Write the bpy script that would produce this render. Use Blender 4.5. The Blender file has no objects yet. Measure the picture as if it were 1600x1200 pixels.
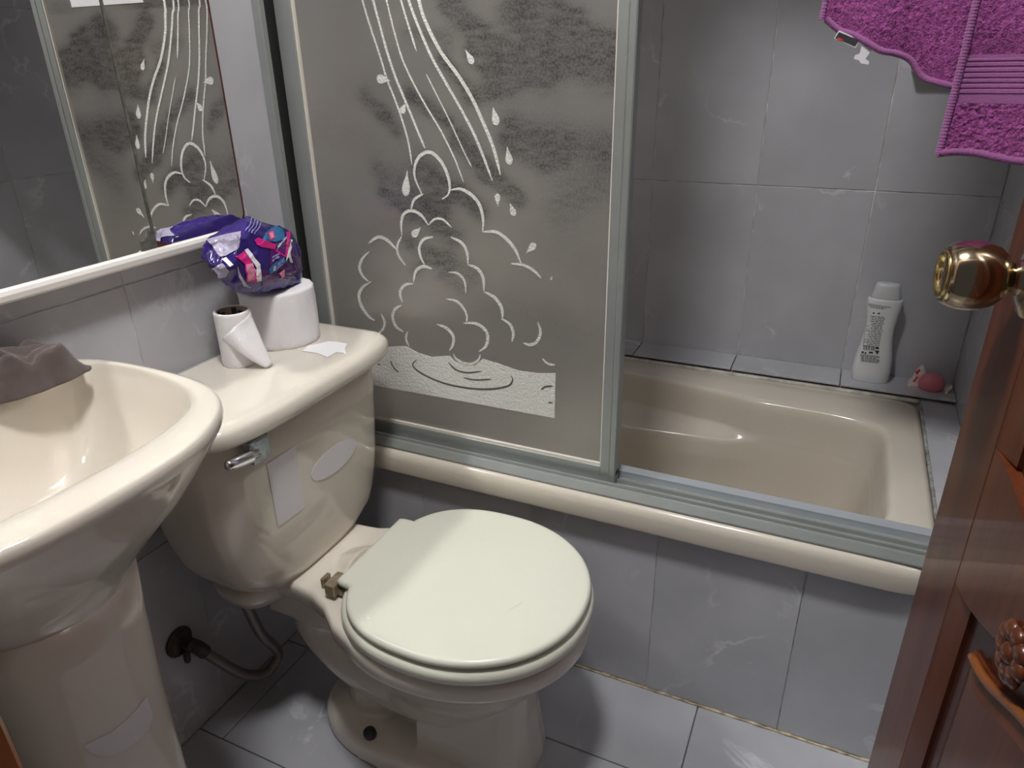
import bpy, bmesh, math, random
from mathutils import Vector, Matrix, noise
from mathutils.bvhtree import BVHTree
random.seed(7)
SC = bpy.context.scene
COL = SC.collection

# ------------------------------------------------------------------ camera
FPX = 1110.35
CP = Vector((0.96725, -1.0625, 1.15242))
YAW, PIT, ROL = 0.4378, 0.424, -0.0187
_cy, _sy, _cp, _sp = math.cos(YAW), math.sin(YAW), math.cos(PIT), math.sin(PIT)
DV = Vector((-_sy*_cp, _cy*_cp, -_sp))
_r = Vector((_cy, _sy, 0)); _u = _r.cross(DV)
RV = math.cos(ROL)*_r + math.sin(ROL)*_u
UV = -math.sin(ROL)*_r + math.cos(ROL)*_u
cam = bpy.data.objects.new('camera', bpy.data.cameras.new('camera'))
COL.objects.link(cam)
M = Matrix.Identity(4)
for i in range(3):
    M[i][0], M[i][1], M[i][2], M[i][3] = RV[i], UV[i], -DV[i], CP[i]
cam.matrix_world = M
cam.data.sensor_width = 36; cam.data.lens = 36*FPX/1600
cam.data.clip_start = 0.02
SC.camera = cam

# ------------------------------------------------------------------ world, light, exposure
SC.view_settings.view_transform = 'Standard'
SC.view_settings.look = 'None'
SC.view_settings.gamma = 1
SC.view_settings.use_curve_mapping = False
SC.view_settings.exposure = 0.92
w = bpy.data.worlds.new('world'); SC.world = w; w.use_nodes = True
w.node_tree.nodes['Background'].inputs[0].default_value = (0.9, 0.93, 1.0, 1)
w.node_tree.nodes['Background'].inputs[1].default_value = 0.04
LAMP = Vector((0.65, -0.62, 2.27)); LAMP_POWER = 92.0; LAMP_COL = (1.0, 0.985, 0.97); LAMP_R = 0.108
SC.cycles.max_bounces = 10; SC.cycles.diffuse_bounces = 5; SC.cycles.glossy_bounces = 5
SC.cycles.transmission_bounces = 6; SC.cycles.transparent_max_bounces = 12
SC.cycles.caustics_reflective = True; SC.cycles.caustics_refractive = False
SC.cycles.sample_clamp_indirect = 0.0
SC.cycles.use_denoising = True
SC.cycles.blur_glossy = 0.0; SC.cycles.use_guiding = True; SC.cycles.use_surface_guiding = True; SC.cycles.guiding_training_samples = 64

def ray(u, v):
    return DV + (u-800)/FPX*RV - (v-600)/FPX*UV
def at(u, v, ax, val):
    d = ray(u, v); t = (val-CP[ax])/d[ax]
    return CP + t*d

# ------------------------------------------------------------------ materials
def mat(name, color=(.8,.8,.8), rough=.5, metal=0.0, coat=0.0, spec=.5, var=0.0, vscale=8.0, bump=0.0, bscale=200.0, sheen=0.0, trans=0.0, sss=0.0):
    m = bpy.data.materials.new(name); m.use_nodes = True
    nt = m.node_tree; b = nt.nodes['Principled BSDF']
    b.inputs['Base Color'].default_value = (*color, 1)
    b.inputs['Roughness'].default_value = rough
    b.inputs['Metallic'].default_value = metal
    b.inputs['Coat Weight'].default_value = coat
    b.inputs['Coat Roughness'].default_value = 0.05
    b.inputs['Specular IOR Level'].default_value = spec
    b.inputs['Sheen Weight'].default_value = sheen
    b.inputs['Transmission Weight'].default_value = trans
    tc = nt.nodes.new('ShaderNodeTexCoord')
    if var > 0:
        n = nt.nodes.new('ShaderNodeTexNoise'); n.inputs['Scale'].default_value = vscale; n.inputs['Detail'].default_value = 5
        r = nt.nodes.new('ShaderNodeValToRGB')
        r.color_ramp.elements[0].position = .3; r.color_ramp.elements[1].position = .7
        r.color_ramp.elements[0].color = (*[c*(1-var) for c in color], 1)
        r.color_ramp.elements[1].color = (*[min(1, c*(1+var)) for c in color], 1)
        nt.links.new(tc.outputs['Object'], n.inputs['Vector']); nt.links.new(n.outputs['Fac'], r.inputs['Fac'])
        nt.links.new(r.outputs['Color'], b.inputs['Base Color'])
    if bump > 0:
        n2 = nt.nodes.new('ShaderNodeTexNoise'); n2.inputs['Scale'].default_value = bscale; n2.inputs['Detail'].default_value = 3
        bp = nt.nodes.new('ShaderNodeBump'); bp.inputs['Strength'].default_value = bump; bp.inputs['Distance'].default_value = 0.002
        nt.links.new(tc.outputs['Object'], n2.inputs['Vector']); nt.links.new(n2.outputs['Fac'], bp.inputs['Height'])
        nt.links.new(bp.outputs['Normal'], b.inputs['Normal'])
    return m

def tile_mat(name, base, vein, rough):
    m = bpy.data.materials.new(name); m.use_nodes = True
    nt = m.node_tree; N = nt.nodes.new; L = nt.links.new
    b = nt.nodes['Principled BSDF']; b.inputs['Roughness'].default_value = rough
    geo = N('ShaderNodeNewGeometry'); oi = N('ShaderNodeObjectInfo')
    mul = N('ShaderNodeMath'); mul.operation = 'MULTIPLY'; mul.inputs[1].default_value = 37.0; L(oi.outputs['Random'], mul.inputs[0])
    # broad clouding
    n1 = N('ShaderNodeTexNoise'); n1.noise_dimensions = '4D'; n1.inputs['Scale'].default_value = 5; n1.inputs['Detail'].default_value = 4
    L(geo.outputs['Position'], n1.inputs['Vector']); L(mul.outputs[0], n1.inputs['W'])
    r1 = N('ShaderNodeValToRGB'); r1.color_ramp.elements[0].position = .35; r1.color_ramp.elements[1].position = .7
    r1.color_ramp.elements[0].color = (*[c*.88 for c in base], 1); r1.color_ramp.elements[1].color = (*[c*1.08 for c in base], 1)
    L(n1.outputs['Fac'], r1.inputs['Fac'])
    # thin pale veins
    n2 = N('ShaderNodeTexNoise'); n2.noise_dimensions = '4D'; n2.inputs['Scale'].default_value = 3.2; n2.inputs['Detail'].default_value = 7; n2.inputs['Roughness'].default_value = .55; n2.inputs['Distortion'].default_value = .5
    L(geo.outputs['Position'], n2.inputs['Vector']); L(mul.outputs[0], n2.inputs['W'])
    sub = N('ShaderNodeMath'); sub.operation = 'SUBTRACT'; sub.inputs[1].default_value = .5; L(n2.outputs['Fac'], sub.inputs[0])
    ab = N('ShaderNodeMath'); ab.operation = 'ABSOLUTE'; L(sub.outputs[0], ab.inputs[0])
    r2 = N('ShaderNodeValToRGB'); r2.color_ramp.elements[0].position = 0; r2.color_ramp.elements[1].position = .013
    r2.color_ramp.elements[0].color = (1,1,1,1); r2.color_ramp.elements[1].color = (0,0,0,1)
    L(ab.outputs[0], r2.inputs['Fac'])
    n3 = N('ShaderNodeTexNoise'); n3.inputs['Scale'].default_value = 7; L(geo.outputs['Position'], n3.inputs['Vector'])
    r3 = N('ShaderNodeValToRGB'); r3.color_ramp.elements[0].position = .45; r3.color_ramp.elements[1].position = .62; L(n3.outputs['Fac'], r3.inputs['Fac'])
    mm = N('ShaderNodeMath'); mm.operation = 'MULTIPLY'; L(r2.outputs['Color'], mm.inputs[0]); L(r3.outputs['Color'], mm.inputs[1])
    m2 = N('ShaderNodeMath'); m2.operation = 'MULTIPLY'; m2.inputs[1].default_value = .75; L(mm.outputs[0], m2.inputs[0])
    mix = N('ShaderNodeMix'); mix.data_type = 'RGBA'
    L(m2.outputs[0], mix.inputs[0]); L(r1.outputs['Color'], mix.inputs[6]); mix.inputs[7].default_value = (*vein, 1)
    L(mix.outputs[2], b.inputs['Base Color'])
    n4 = N('ShaderNodeTexNoise'); n4.inputs['Scale'].default_value = 9
    L(geo.outputs['Position'], n4.inputs['Vector'])
    bp = N('ShaderNodeBump'); bp.inputs['Strength'].default_value = .12; bp.inputs['Distance'].default_value = .004
    L(n4.outputs['Fac'], bp.inputs['Height']); L(bp.outputs['Normal'], b.inputs['Normal'])
    return m

MT = {}
MT['tile'] = tile_mat('marble_tile', (.475,.479,.508), (.68,.69,.71), .22)
MT['floor_tile'] = tile_mat('floor_tile', (.385,.39,.42), (.60,.61,.64), .3)
MT['grout'] = mat('grout', (.54,.53,.51), .9, var=.35, vscale=30)
MT['dark_grout'] = mat('dark_grout', (.10,.095,.085), .9, var=.5, vscale=25)
MT['grime'] = mat('grime', (.42,.36,.25), .9, var=.6, vscale=60, bump=.6, bscale=300)
MT['paint'] = mat('wall_paint', (.42,.41,.39), .8, var=.03)
MT['ceramic'] = mat('cream_ceramic', (.70,.655,.575), .07, coat=.3)
MT['tub'] = mat('tub_acrylic', (.66,.61,.525), .16)
MT['seat'] = mat('seat_plastic', (.735,.745,.64), .3, var=.015, vscale=6)
MT['hinge'] = mat('aged_hinge', (.33,.27,.18), .4, metal=.4, var=.3, vscale=80)
MT['alu'] = mat('grey_aluminium', (.33,.35,.34), .38, metal=.35, var=.05, vscale=12)
MT['alu_light'] = mat('pale_aluminium', (.50,.54,.58), .3, metal=.4)
MT['bead'] = mat('glazing_bead', (.72,.68,.60), .5)
MT['gap'] = mat('plain_black', (.015,.015,.015), .7)
MT['chrome'] = mat('chrome', (.72,.72,.74), .12, metal=1)
MT['steel'] = mat('steel_hose', (.22,.20,.185), .35, metal=.6, bump=.6, bscale=600)
MT['hose_dark'] = mat('old_valve', (.07,.05,.04), .6, metal=.3, var=.4, vscale=60)
MT['sticker'] = mat('white_sticker', (.74,.73,.76), .6)
MT['paper'] = mat('tissue_paper', (.86,.85,.87), .9, bump=.35, bscale=260)
MT['card'] = mat('cardboard', (.30,.22,.15), .9, var=.2, vscale=60)
MT['ink'] = mat('dark_ink', (.03,.028,.035), .6)
MT['bag'] = mat('purple_film', (.024,.010,.135), .20, coat=.0, spec=.5, var=.4, vscale=14)
MT['bag_purple'] = mat('violet_film', (.085,.010,.13), .22, spec=.45)
MT['bag_inside'] = mat('bag_lining', (.36,.33,.45), .35, var=.25, vscale=40)
MT['pink'] = mat('magenta_print', (.62,.015,.22), .3)
MT['cyan'] = mat('teal_print', (.02,.16,.36), .3, var=.25, vscale=150)
MT['white'] = mat('white_print', (.80,.78,.82), .4)
MT['lilac'] = mat('lilac_print', (.33,.29,.62), .35)
MT['rose'] = mat('rose_print', (.70,.25,.38), .35)
MT['cloth'] = mat('brown_cloth', (.095,.072,.068), .95, var=.2, vscale=40, bump=.5, bscale=700, sheen=.3)
MT['rail'] = mat('white_rail', (.80,.78,.75), .3)
MT['rust'] = mat('red_brown_edge', (.09,.022,.018), .5, var=.3, vscale=60)
MT['mirror'] = mat('mirror_silver', (.86,.87,.86), 0.012, metal=1)
MT['mirror_dirt'] = mat('corroded_silver', (.10,.10,.085), .5, var=.4, vscale=90)
MT['bottle'] = mat('white_bottle', (.72,.73,.75), .3)
MT['cap'] = mat('translucent_cap', (.62,.63,.65), .35)
MT['soap'] = mat('pink_soap', (.66,.20,.25), .5)
MT['wrap'] = mat('soap_wrapper', (.78,.72,.70), .5, var=.1, vscale=60)
MT['red'] = mat('red_print', (.65,.03,.04), .5)
MT['beige'] = mat('beige_ceramic', (.62,.58,.48), .2)
MT['brass'] = mat('polished_brass', (.66,.50,.22), .16, metal=1)
MT['nickel'] = mat('tarnished_nickel', (.46,.37,.25), .14, metal=1)
MT['tag'] = mat('tag_white', (.70,.69,.74), .5)
MT['lampmetal'] = mat('lamp_body', (.8,.8,.8), .5)

def wood_mat():
    m = mat('varnished_wood', (.09,.024,.008), .3, coat=.35)
    nt = m.node_tree; N = nt.nodes.new; L = nt.links.new; b = nt.nodes['Principled BSDF']
    tc = N('ShaderNodeTexCoord'); mp = N('ShaderNodeMapping'); mp.inputs['Scale'].default_value = (30, 30, 1.6)
    n = N('ShaderNodeTexNoise'); n.inputs['Scale'].default_value = 2.2; n.inputs['Detail'].default_value = 6; n.inputs['Distortion'].default_value = .8
    r = N('ShaderNodeValToRGB'); r.color_ramp.elements[0].position = .3; r.color_ramp.elements[1].position = .72
    r.color_ramp.elements[0].color = (.072,.015,.005,1); r.color_ramp.elements[1].color = (.145,.036,.010,1)
    L(tc.outputs['Object'], mp.inputs['Vector']); L(mp.outputs['Vector'], n.inputs['Vector']); L(n.outputs['Fac'], r.inputs['Fac']); L(r.outputs['Color'], b.inputs['Base Color'])
    return m
MT['wood'] = wood_mat()
MT['wood_edge'] = mat('orange_wood_lit_edge', (.24,.075,.018), .3, coat=.3, var=.2, vscale=30)  # orange jamb wood; on the panel edges its brightness is painted light
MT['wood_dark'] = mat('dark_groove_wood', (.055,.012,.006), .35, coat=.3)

def terry_mat():
    m = mat('magenta_terry', (.30,.05,.24), .95, sheen=.6)
    nt = m.node_tree; N = nt.nodes.new; L = nt.links.new; b = nt.nodes['Principled BSDF']
    b.inputs['Sheen Tint'].default_value = (1,.6,.95,1)
    tc = N('ShaderNodeTexCoord')
    v = N('ShaderNodeTexNoise'); v.inputs['Scale'].default_value = 230; v.inputs['Detail'].default_value = 3; v.inputs['Distortion'].default_value = 1.2
    L(tc.outputs['Object'], v.inputs['Vector'])
    r = N('ShaderNodeValToRGB'); r.color_ramp.elements[0].position = .32; r.color_ramp.elements[1].position = .68
    r.color_ramp.elements[0].color = (.13,.010,.10,1); r.color_ramp.elements[1].color = (.42,.085,.34,1)
    L(v.outputs['Fac'], r.inputs['Fac']); L(r.outputs['Color'], b.inputs['Base Color'])
    bp = N('ShaderNodeBump'); bp.inputs['Strength'].default_value = 1.0; bp.inputs['Distance'].default_value = .004
    L(v.outputs['Fac'], bp.inputs['Height']); L(bp.outputs['Normal'], b.inputs['Normal'])
    return m
MT['terry'] = terry_mat()
MT['hem'] = mat('towel_hem', (.31,.10,.28), .9, sheen=.3, bump=.4, bscale=500)

def glass_mat():
    m = bpy.data.materials.new('obscure_glass'); m.use_nodes = True
    nt = m.node_tree; N = nt.nodes.new; L = nt.links.new
    out = nt.nodes['Material Output']; nt.nodes.remove(nt.nodes['Principled BSDF'])
    tc = N('ShaderNodeTexCoord'); at_ = N('ShaderNodeAttribute'); at_.attribute_name = 'smudge'
    n = N('ShaderNodeTexNoise'); n.inputs['Scale'].default_value = 420; n.inputs['Detail'].default_value = 2
    L(tc.outputs['Object'], n.inputs['Vector'])
    bp = N('ShaderNodeBump'); bp.inputs['Strength'].default_value = .35; bp.inputs['Distance'].default_value = .001
    L(n.outputs['Fac'], bp.inputs['Height'])
    # streaky print of the pane
    mp = N('ShaderNodeMapping'); mp.inputs['Scale'].default_value = (16, 16, 44); L(tc.outputs['Object'], mp.inputs['Vector'])
    ns = N('ShaderNodeTexNoise'); ns.inputs['Scale'].default_value = 3; ns.inputs['Detail'].default_value = 5; L(mp.outputs['Vector'], ns.inputs['Vector'])
    rr = N('ShaderNodeValToRGB'); rr.color_ramp.elements[0].position = .3; rr.color_ramp.elements[1].position = .66; L(ns.outputs['Fac'], rr.inputs['Fac'])
    nsp = N('ShaderNodeTexNoise'); nsp.inputs['Scale'].default_value = 260; nsp.inputs['Detail'].default_value = 2; L(tc.outputs['Object'], nsp.inputs['Vector'])
    rs = N('ShaderNodeValToRGB'); rs.color_ramp.elements[0].position = .4; rs.color_ramp.elements[0].color = (.6,.6,.6,1); rs.color_ramp.elements[1].position = .6; L(nsp.outputs['Fac'], rs.inputs['Fac'])
    a1 = N('ShaderNodeMath'); a1.operation = 'MULTIPLY_ADD'; a1.inputs[1].default_value = .5; a1.inputs[2].default_value = .5; L(rr.outputs['Color'], a1.inputs[0])
    a2 = N('ShaderNodeMath'); a2.operation = 'MULTIPLY'; L(a1.outputs[0], a2.inputs[0]); L(rs.outputs['Color'], a2.inputs[1])
    a3 = N('ShaderNodeMath'); a3.operation = 'MULTIPLY'; L(a2.outputs[0], a3.inputs[0]); L(at_.outputs['Fac'], a3.inputs[1])
    mix = N('ShaderNodeMix'); mix.data_type = 'RGBA'; L(a3.outputs[0], mix.inputs[0])
    mix.inputs[6].default_value = (.50,.48,.43,1); mix.inputs[7].default_value = (.035,.035,.04,1)
    nb = N('ShaderNodeTexNoise'); nb.inputs['Scale'].default_value = 3.2; nb.inputs['Detail'].default_value = 2; L(tc.outputs['Object'], nb.inputs['Vector'])
    rb = N('ShaderNodeValToRGB'); rb.color_ramp.elements[0].position = .36; rb.color_ramp.elements[1].position = .62
    rb.color_ramp.elements[0].color = (.40,.395,.385,1); rb.color_ramp.elements[1].color = (.60,.57,.50,1)
    L(nb.outputs['Fac'], rb.inputs['Fac']); L(rb.outputs['Color'], mix.inputs[6])
    d = N('ShaderNodeBsdfDiffuse'); L(mix.outputs[2], d.inputs['Color']); L(bp.outputs['Normal'], d.inputs['Normal'])
    mx2 = N('ShaderNodeMix'); mx2.data_type = 'RGBA'; L(a3.outputs[0], mx2.inputs[0]); mx2.inputs[6].default_value = (.86,.83,.76,1); mx2.inputs[7].default_value = (.09,.09,.10,1)
    t = N('ShaderNodeBsdfTranslucent'); L(mx2.outputs[2], t.inputs['Color'])
    rf = N('ShaderNodeBsdfRefraction'); rf.inputs['Roughness'].default_value = .34; rf.inputs['IOR'].default_value = 1.15; rf.inputs['Color'].default_value = (.80,.79,.75,1)
    L(bp.outputs['Normal'], rf.inputs['Normal'])
    g = N('ShaderNodeBsdfGlossy'); g.inputs['Roughness'].default_value = .22; g.inputs['Color'].default_value = (.9,.9,.9,1); L(bp.outputs['Normal'], g.inputs['Normal'])
    m1 = N('ShaderNodeMixShader'); m1.inputs[0].default_value = .60; L(d.outputs[0], m1.inputs[1]); L(t.outputs[0], m1.inputs[2])
    m2 = N('ShaderNodeMixShader'); m2.inputs[0].default_value = .22; L(m1.outputs[0], m2.inputs[1]); L(rf.outputs[0], m2.inputs[2])
    m3 = N('ShaderNodeMixShader'); m3.inputs[0].default_value = .14; L(m2.outputs[0], m3.inputs[1]); L(g.outputs[0], m3.inputs[2])
    tp = N('ShaderNodeBsdfTransparent'); tp.inputs[0].default_value = (.9,.9,.88,1)
    m4 = N('ShaderNodeMixShader'); m4.inputs[0].default_value = .12; L(m3.outputs[0], m4.inputs[1]); L(tp.outputs[0], m4.inputs[2])
    L(m4.outputs[0], out.inputs['Surface'])
    return m
MT['glass'] = glass_mat()
MT['etch'] = mat('pebbled_etching', (.70,.70,.66), .3, var=.25, vscale=500, bump=1.0, bscale=300)
MT['etch_line'] = mat('dark_ripple', (.11,.108,.10), .5)

# ------------------------------------------------------------------ helpers
def link(name, me, m=None, parent=None, smooth=False):
    o = bpy.data.objects.new(name, me); COL.objects.link(o)
    if m is not None and not me.materials: me.materials.append(m)
    if parent is not None: o.parent = parent
    if smooth:
        for p in me.polygons: p.use_smooth = True
    return o
def obj(name, bm, m, parent=None, smooth=False, recalc=True):
    if recalc: bmesh.ops.recalc_face_normals(bm, faces=bm.faces)
    me = bpy.data.meshes.new(name); bm.to_mesh(me); bm.free()
    return link(name, me, m, parent, smooth)
def sharp(o, deg=35):
    for p in o.data.polygons: p.use_smooth = True
    o.data.set_sharp_from_angle(angle=math.radians(deg))
    return o
def tag(o, label=None, cat=None, group=None, kind=None):
    if label: o['label'] = label
    if cat: o['category'] = cat
    if group: o['group'] = group
    if kind: o['kind'] = kind
    return o
def thing(name, label, cat, group=None):
    o = bpy.data.objects.new(name, None); COL.objects.link(o); o.empty_display_size = .05
    return tag(o, label, cat, group)
def add_box(bm, x0, x1, y0, y1, z0, z1, bev=0.0, seg=1, mtx=None):
    r = bmesh.ops.create_cube(bm, size=1)
    for v in r['verts']:
        v.co = Vector(((x0+x1)/2 + v.co.x*(x1-x0), (y0+y1)/2 + v.co.y*(y1-y0), (z0+z1)/2 + v.co.z*(z1-z0)))
    vs = r['verts']
    if bev > 0:
        es = list({e for v in vs for e in v.link_edges})
        rb = bmesh.ops.bevel(bm, geom=es, offset=bev, segments=seg, affect='EDGES', profile=.5)
        vs = list({v for f in rb['faces'] for v in f.verts} | {v for v in vs if v.is_valid})
    if mtx is not None:
        for v in vs: v.co = mtx @ v.co
    return vs
def box(name, m, parent, x0, x1, y0, y1, z0, z1, bev=0.0, seg=1, mtx=None):
    bm = bmesh.new(); add_box(bm, x0, x1, y0, y1, z0, z1, bev, seg, mtx)
    return obj(name, bm, m, parent)
def add_loft(bm, rings, cap0=True, cap1=True, closed=True):
    vs = [[bm.verts.new(p) for p in r] for r in rings]; n = len(rings[0])
    for a, b in zip(vs, vs[1:]):
        for i in range(n if closed else n-1):
            j = (i+1) % n
            try: bm.faces.new((a[i], a[j], b[j], b[i]))
            except ValueError: pass
    if cap0: bm.faces.new(vs[0][::-1])
    if cap1: bm.faces.new(vs[-1])
    return vs
def crom(pts, n=8, closed=False):
    P = [Vector(p) for p in pts]; out = []; N = len(P)
    rng = range(N) if closed else range(N-1)
    for i in rng:
        if closed: a, b, c, d = P[(i-1) % N], P[i], P[(i+1) % N], P[(i+2) % N]
        else: a, b, c, d = P[max(i-1, 0)], P[i], P[i+1], P[min(i+2, N-1)]
        for k in range(n):
            t = k/n
            out.append(.5*((2*b) + (c-a)*t + (2*a-5*b+4*c-d)*t*t + (3*b-3*c+d-a)*t**3))
    if not closed: out.append(P[-1].copy())
    return out
def add_tube(bm, pts, r, seg=12, caps=True):
    P = [Vector(p) for p in pts]; rings = []
    up = Vector((0, 0, 1)); prev = None
    for i, p in enumerate(P):
        t = (P[min(i+1, len(P)-1)] - P[max(i-1, 0)]).normalized()
        if prev is None:
            a = t.cross(up) if abs(t.dot(up)) < .95 else t.cross(Vector((1, 0, 0)))
        else: a = prev - t*prev.dot(t)
        a.normalize(); prev = a; b = t.cross(a)
        rr = r(i/(len(P)-1)) if callable(r) else r
        rings.append([p + rr*(math.cos(2*math.pi*k/seg)*a + math.sin(2*math.pi*k/seg)*b) for k in range(seg)])
    add_loft(bm, rings, caps, caps)
def add_lathe(bm, prof, origin, axis, seg=32, cap0=True, cap1=True):
    ax = Vector(axis).normalized(); a = ax.cross(Vector((0, 0, 1)))
    if a.length < .1: a = Vector((1, 0, 0))
    a.normalize(); b = ax.cross(a); o = Vector(origin)
    add_loft(bm, [[o + ax*h + max(r, 1e-5)*(math.cos(2*math.pi*k/seg)*a + math.sin(2*math.pi*k/seg)*b) for k in range(seg)] for r, h in prof], cap0, cap1)
def sell(cx, cy, a, b, n, N=64, z=0.0):
    out = []
    for k in range(N):
        t = 2*math.pi*k/N; c, s = math.cos(t), math.sin(t)
        out.append(Vector((cx + a*math.copysign(abs(c)**(2/n), c), cy + b*math.copysign(abs(s)**(2/n), s), z)))
    return out
def prism(bm, poly, ext):          # poly: list of Vectors (planar), ext: Vector
    a = [bm.verts.new(p) for p in poly]; b = [bm.verts.new(Vector(p)+ext) for p in poly]
    bm.faces.new(a); bm.faces.new(b[::-1]); n = len(a)
    for i in range(n): bm.faces.new((a[i], b[i], b[(i+1) % n], a[(i+1) % n]))
def bvh_of(o):
    dg = bpy.context.evaluated_depsgraph_get(); dg.update()
    bm = bmesh.new(); bm.from_object(o, dg); bm.transform(o.matrix_world)
    t = BVHTree.FromBMesh(bm); bm.free(); return t
def decal(name, m, parent, tree, polys, off=.0007, cuts=3, thick=.0005, d=None):
    """thin print or sticker that follows the surface it is stuck on"""
    bm = bmesh.new()
    for poly in polys:
        vs = [bm.verts.new((p[0], p[1], 0)) for p in poly]
        try: bm.faces.new(vs)
        except ValueError: pass
    bmesh.ops.triangulate(bm, faces=bm.faces[:])
    if cuts: bmesh.ops.subdivide_edges(bm, edges=bm.edges[:], cuts=cuts, use_grid_fill=True)
    bad = []
    for v in bm.verts:
        if d is None: o, dd = CP, ray(v.co.x, v.co.y).normalized()
        else: o, dd = d(v.co.x, v.co.y)
        hit, nrm, _, _ = tree.ray_cast(o, dd)
        if hit is None: bad.append(v); continue
        if nrm.dot(dd) > 0: nrm = -nrm
        v.co = hit + nrm*off
    if bad: bmesh.ops.delete(bm, geom=bad, context='VERTS')
    o = obj(name, bm, m, parent, False)
    s = o.modifiers.new('thickness', 'SOLIDIFY'); s.thickness = thick; s.offset = 1
    return o
def text_polys(txt, fn, size=1.0):
    cu = bpy.data.curves.new('text', 'FONT'); cu.body = txt; cu.size = size; cu.resolution_u = 2
    to = bpy.data.objects.new('text', cu); COL.objects.link(to)
    dg = bpy.context.evaluated_depsgraph_get(); dg.update()
    me = to.evaluated_get(dg).to_mesh()
    out = [[fn(me.vertices[i].co.x, me.vertices[i].co.y) for i in p.vertices] for p in me.polygons]
    to.evaluated_get(dg).to_mesh_clear(); bpy.data.objects.remove(to); bpy.data.curves.remove(cu)
    return out
def remeshed(o, vox, smooth=6, fac=.5):
    r = o.modifiers.new('r', 'REMESH'); r.mode = 'VOXEL'; r.voxel_size = vox
    s = o.modifiers.new('s', 'SMOOTH'); s.iterations = smooth; s.factor = fac
    dg = bpy.context.evaluated_depsgraph_get(); dg.update()
    me = bpy.data.meshes.new_from_object(o.evaluated_get(dg)); o.modifiers.clear()
    old = o.data; o.data = me; bpy.data.meshes.remove(old)
    for p in me.polygons: p.use_smooth = True
    return o

# ------------------------------------------------------------------ setting: room shell
XR, YB, YF, ZC = 1.262, 0.737, -0.92, 2.30
def struct(name, m, x0, x1, y0, y1, z0, z1):
    return tag(box(name, m, None, x0, x1, y0, y1, z0, z1), kind='structure')
wall_left = struct('wall_left', MT['grout'], -.10, -.0018, YF-.1, YB+.1, -.1, ZC)
wall_back = struct('wall_back', MT['grout'], -.0018, XR+.0018, YB+.0018, YB+.1, -.1, ZC)
wall_right = struct('wall_right', MT['grout'], XR+.0018, XR+.1, YF-.1, YB+.1, -.1, ZC)
floor = struct('floor', MT['dark_grout'], -.0035, XR+.0035, YF-.1, 0, -.1, -.0035)
ceiling = struct('ceiling', MT['paint'], -.1, XR+.1, YF-.1, YB+.1, ZC, ZC+.05)
JX, HX = 0.507, 1.215                   # doorway sides
bm = bmesh.new()
add_box(bm, -.0035, JX, YF-.1, YF, -.0035, ZC); add_box(bm, HX, XR+.0035, YF-.1, YF, -.0035, ZC); add_box(bm, JX, HX, YF-.1, YF, 2.03, ZC)
tag(obj('wall_front', bm, MT['paint']), kind='structure')
wall_apron = struct('wall_apron', MT['grout'], -.0018, XR+.0018, .0018, .03, -.0035, .3882)
# wooden door jambs
for i, (a, b) in enumerate(((JX, JX+.045), (HX-.02, HX))):
    t = tag(box('trim_%d' % (i+1), MT['wood_edge'], None, a, b, YF-.11, YF+.008, 0, 2.03, .003), kind='structure')
    if i == 0: box('strike_plate', MT['gap'], t, b-.002, b+.012, YF-.03, YF+.008, .985, 1.045, .002)

_tm = {}
def tile(parent, x0, x1, y0, y1, z0, z1, m):
    d = (round(x1-x0, 4), round(y1-y0, 4), round(z1-z0, 4), m.name)
    if d not in _tm:
        bm = bmesh.new(); add_box(bm, -d[0]/2, d[0]/2, -d[1]/2, d[1]/2, -d[2]/2, d[2]/2, .0009, 1)
        bmesh.ops.recalc_face_normals(bm, faces=bm.faces)
        me = bpy.data.meshes.new('tile'); bm.to_mesh(me); bm.free(); me.materials.append(m); _tm[d] = me
    o = bpy.data.objects.new('tile', _tm[d]); COL.objects.link(o); o.parent = parent
    o.location = ((x0+x1)/2, (y0+y1)/2, (z0+z1)/2)
    return o
G = .0011; T = .006
def cuts(first, step, lo, hi):
    k = math.floor((lo-first)/step); out = [lo]
    c = first + k*step
    while c < hi - .004:
        if c > lo + .004: out.append(c)
        c += step
    return out + [hi]
# left wall (25 x 44 cm tiles)
ys = cuts(-.367, .25, YF, YB); zs = cuts(.415, .443, 0, ZC)
for a, b in zip(ys, ys[1:]):
    for c, d in zip(zs, zs[1:]): tile(wall_left, -T, random.uniform(-.0003, .0003), a+G, b-G, c+G, d-G, MT['tile'])
xs = cuts(.2725, .25, 0, XR); zs = cuts(.880, .443, .40, ZC)
for a, b in zip(xs, xs[1:]):
    for c, d in zip(zs, zs[1:]):
        o_ = random.uniform(-.0004, .0004); tile(wall_back, a+G, b-G, YB+o_, YB+T, c+G, d-G, MT['tile'])
ys = cuts(.487, .25, YF, YB); zs2 = cuts(.872, .443, 0, ZC)
for a, b in zip(ys, ys[1:]):
    for c, d in zip(zs2, zs2[1:]): tile(wall_right, XR, XR+T, a+G, b-G, c+G, d-G, MT['tile'])
xs = cuts(.256, .25, 0, XR)
for a, b in zip(xs, xs[1:]):
    tile(wall_apron, a+G*.8, b-G*.8, random.uniform(-.0004, .0002), T, .003, .3885, MT['tile'])
# floor (50 x 25 cm tiles, staggered)
rows = [(-.188, 0, (.36, .86)), (-.438, -.188, (.0575, .5575, 1.0575)), (-.688, -.438, (.36, .86)), (YF, -.688, (.0575, .5575, 1.0575))]
for a, b, js in rows:
    xs = [0] + list(js) + [XR]
    for c, d in zip(xs, xs[1:]): tile(floor, c+G, d-G, a+G, b-G, -T, random.uniform(-.0003, .0002), MT['floor_tile'])
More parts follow.
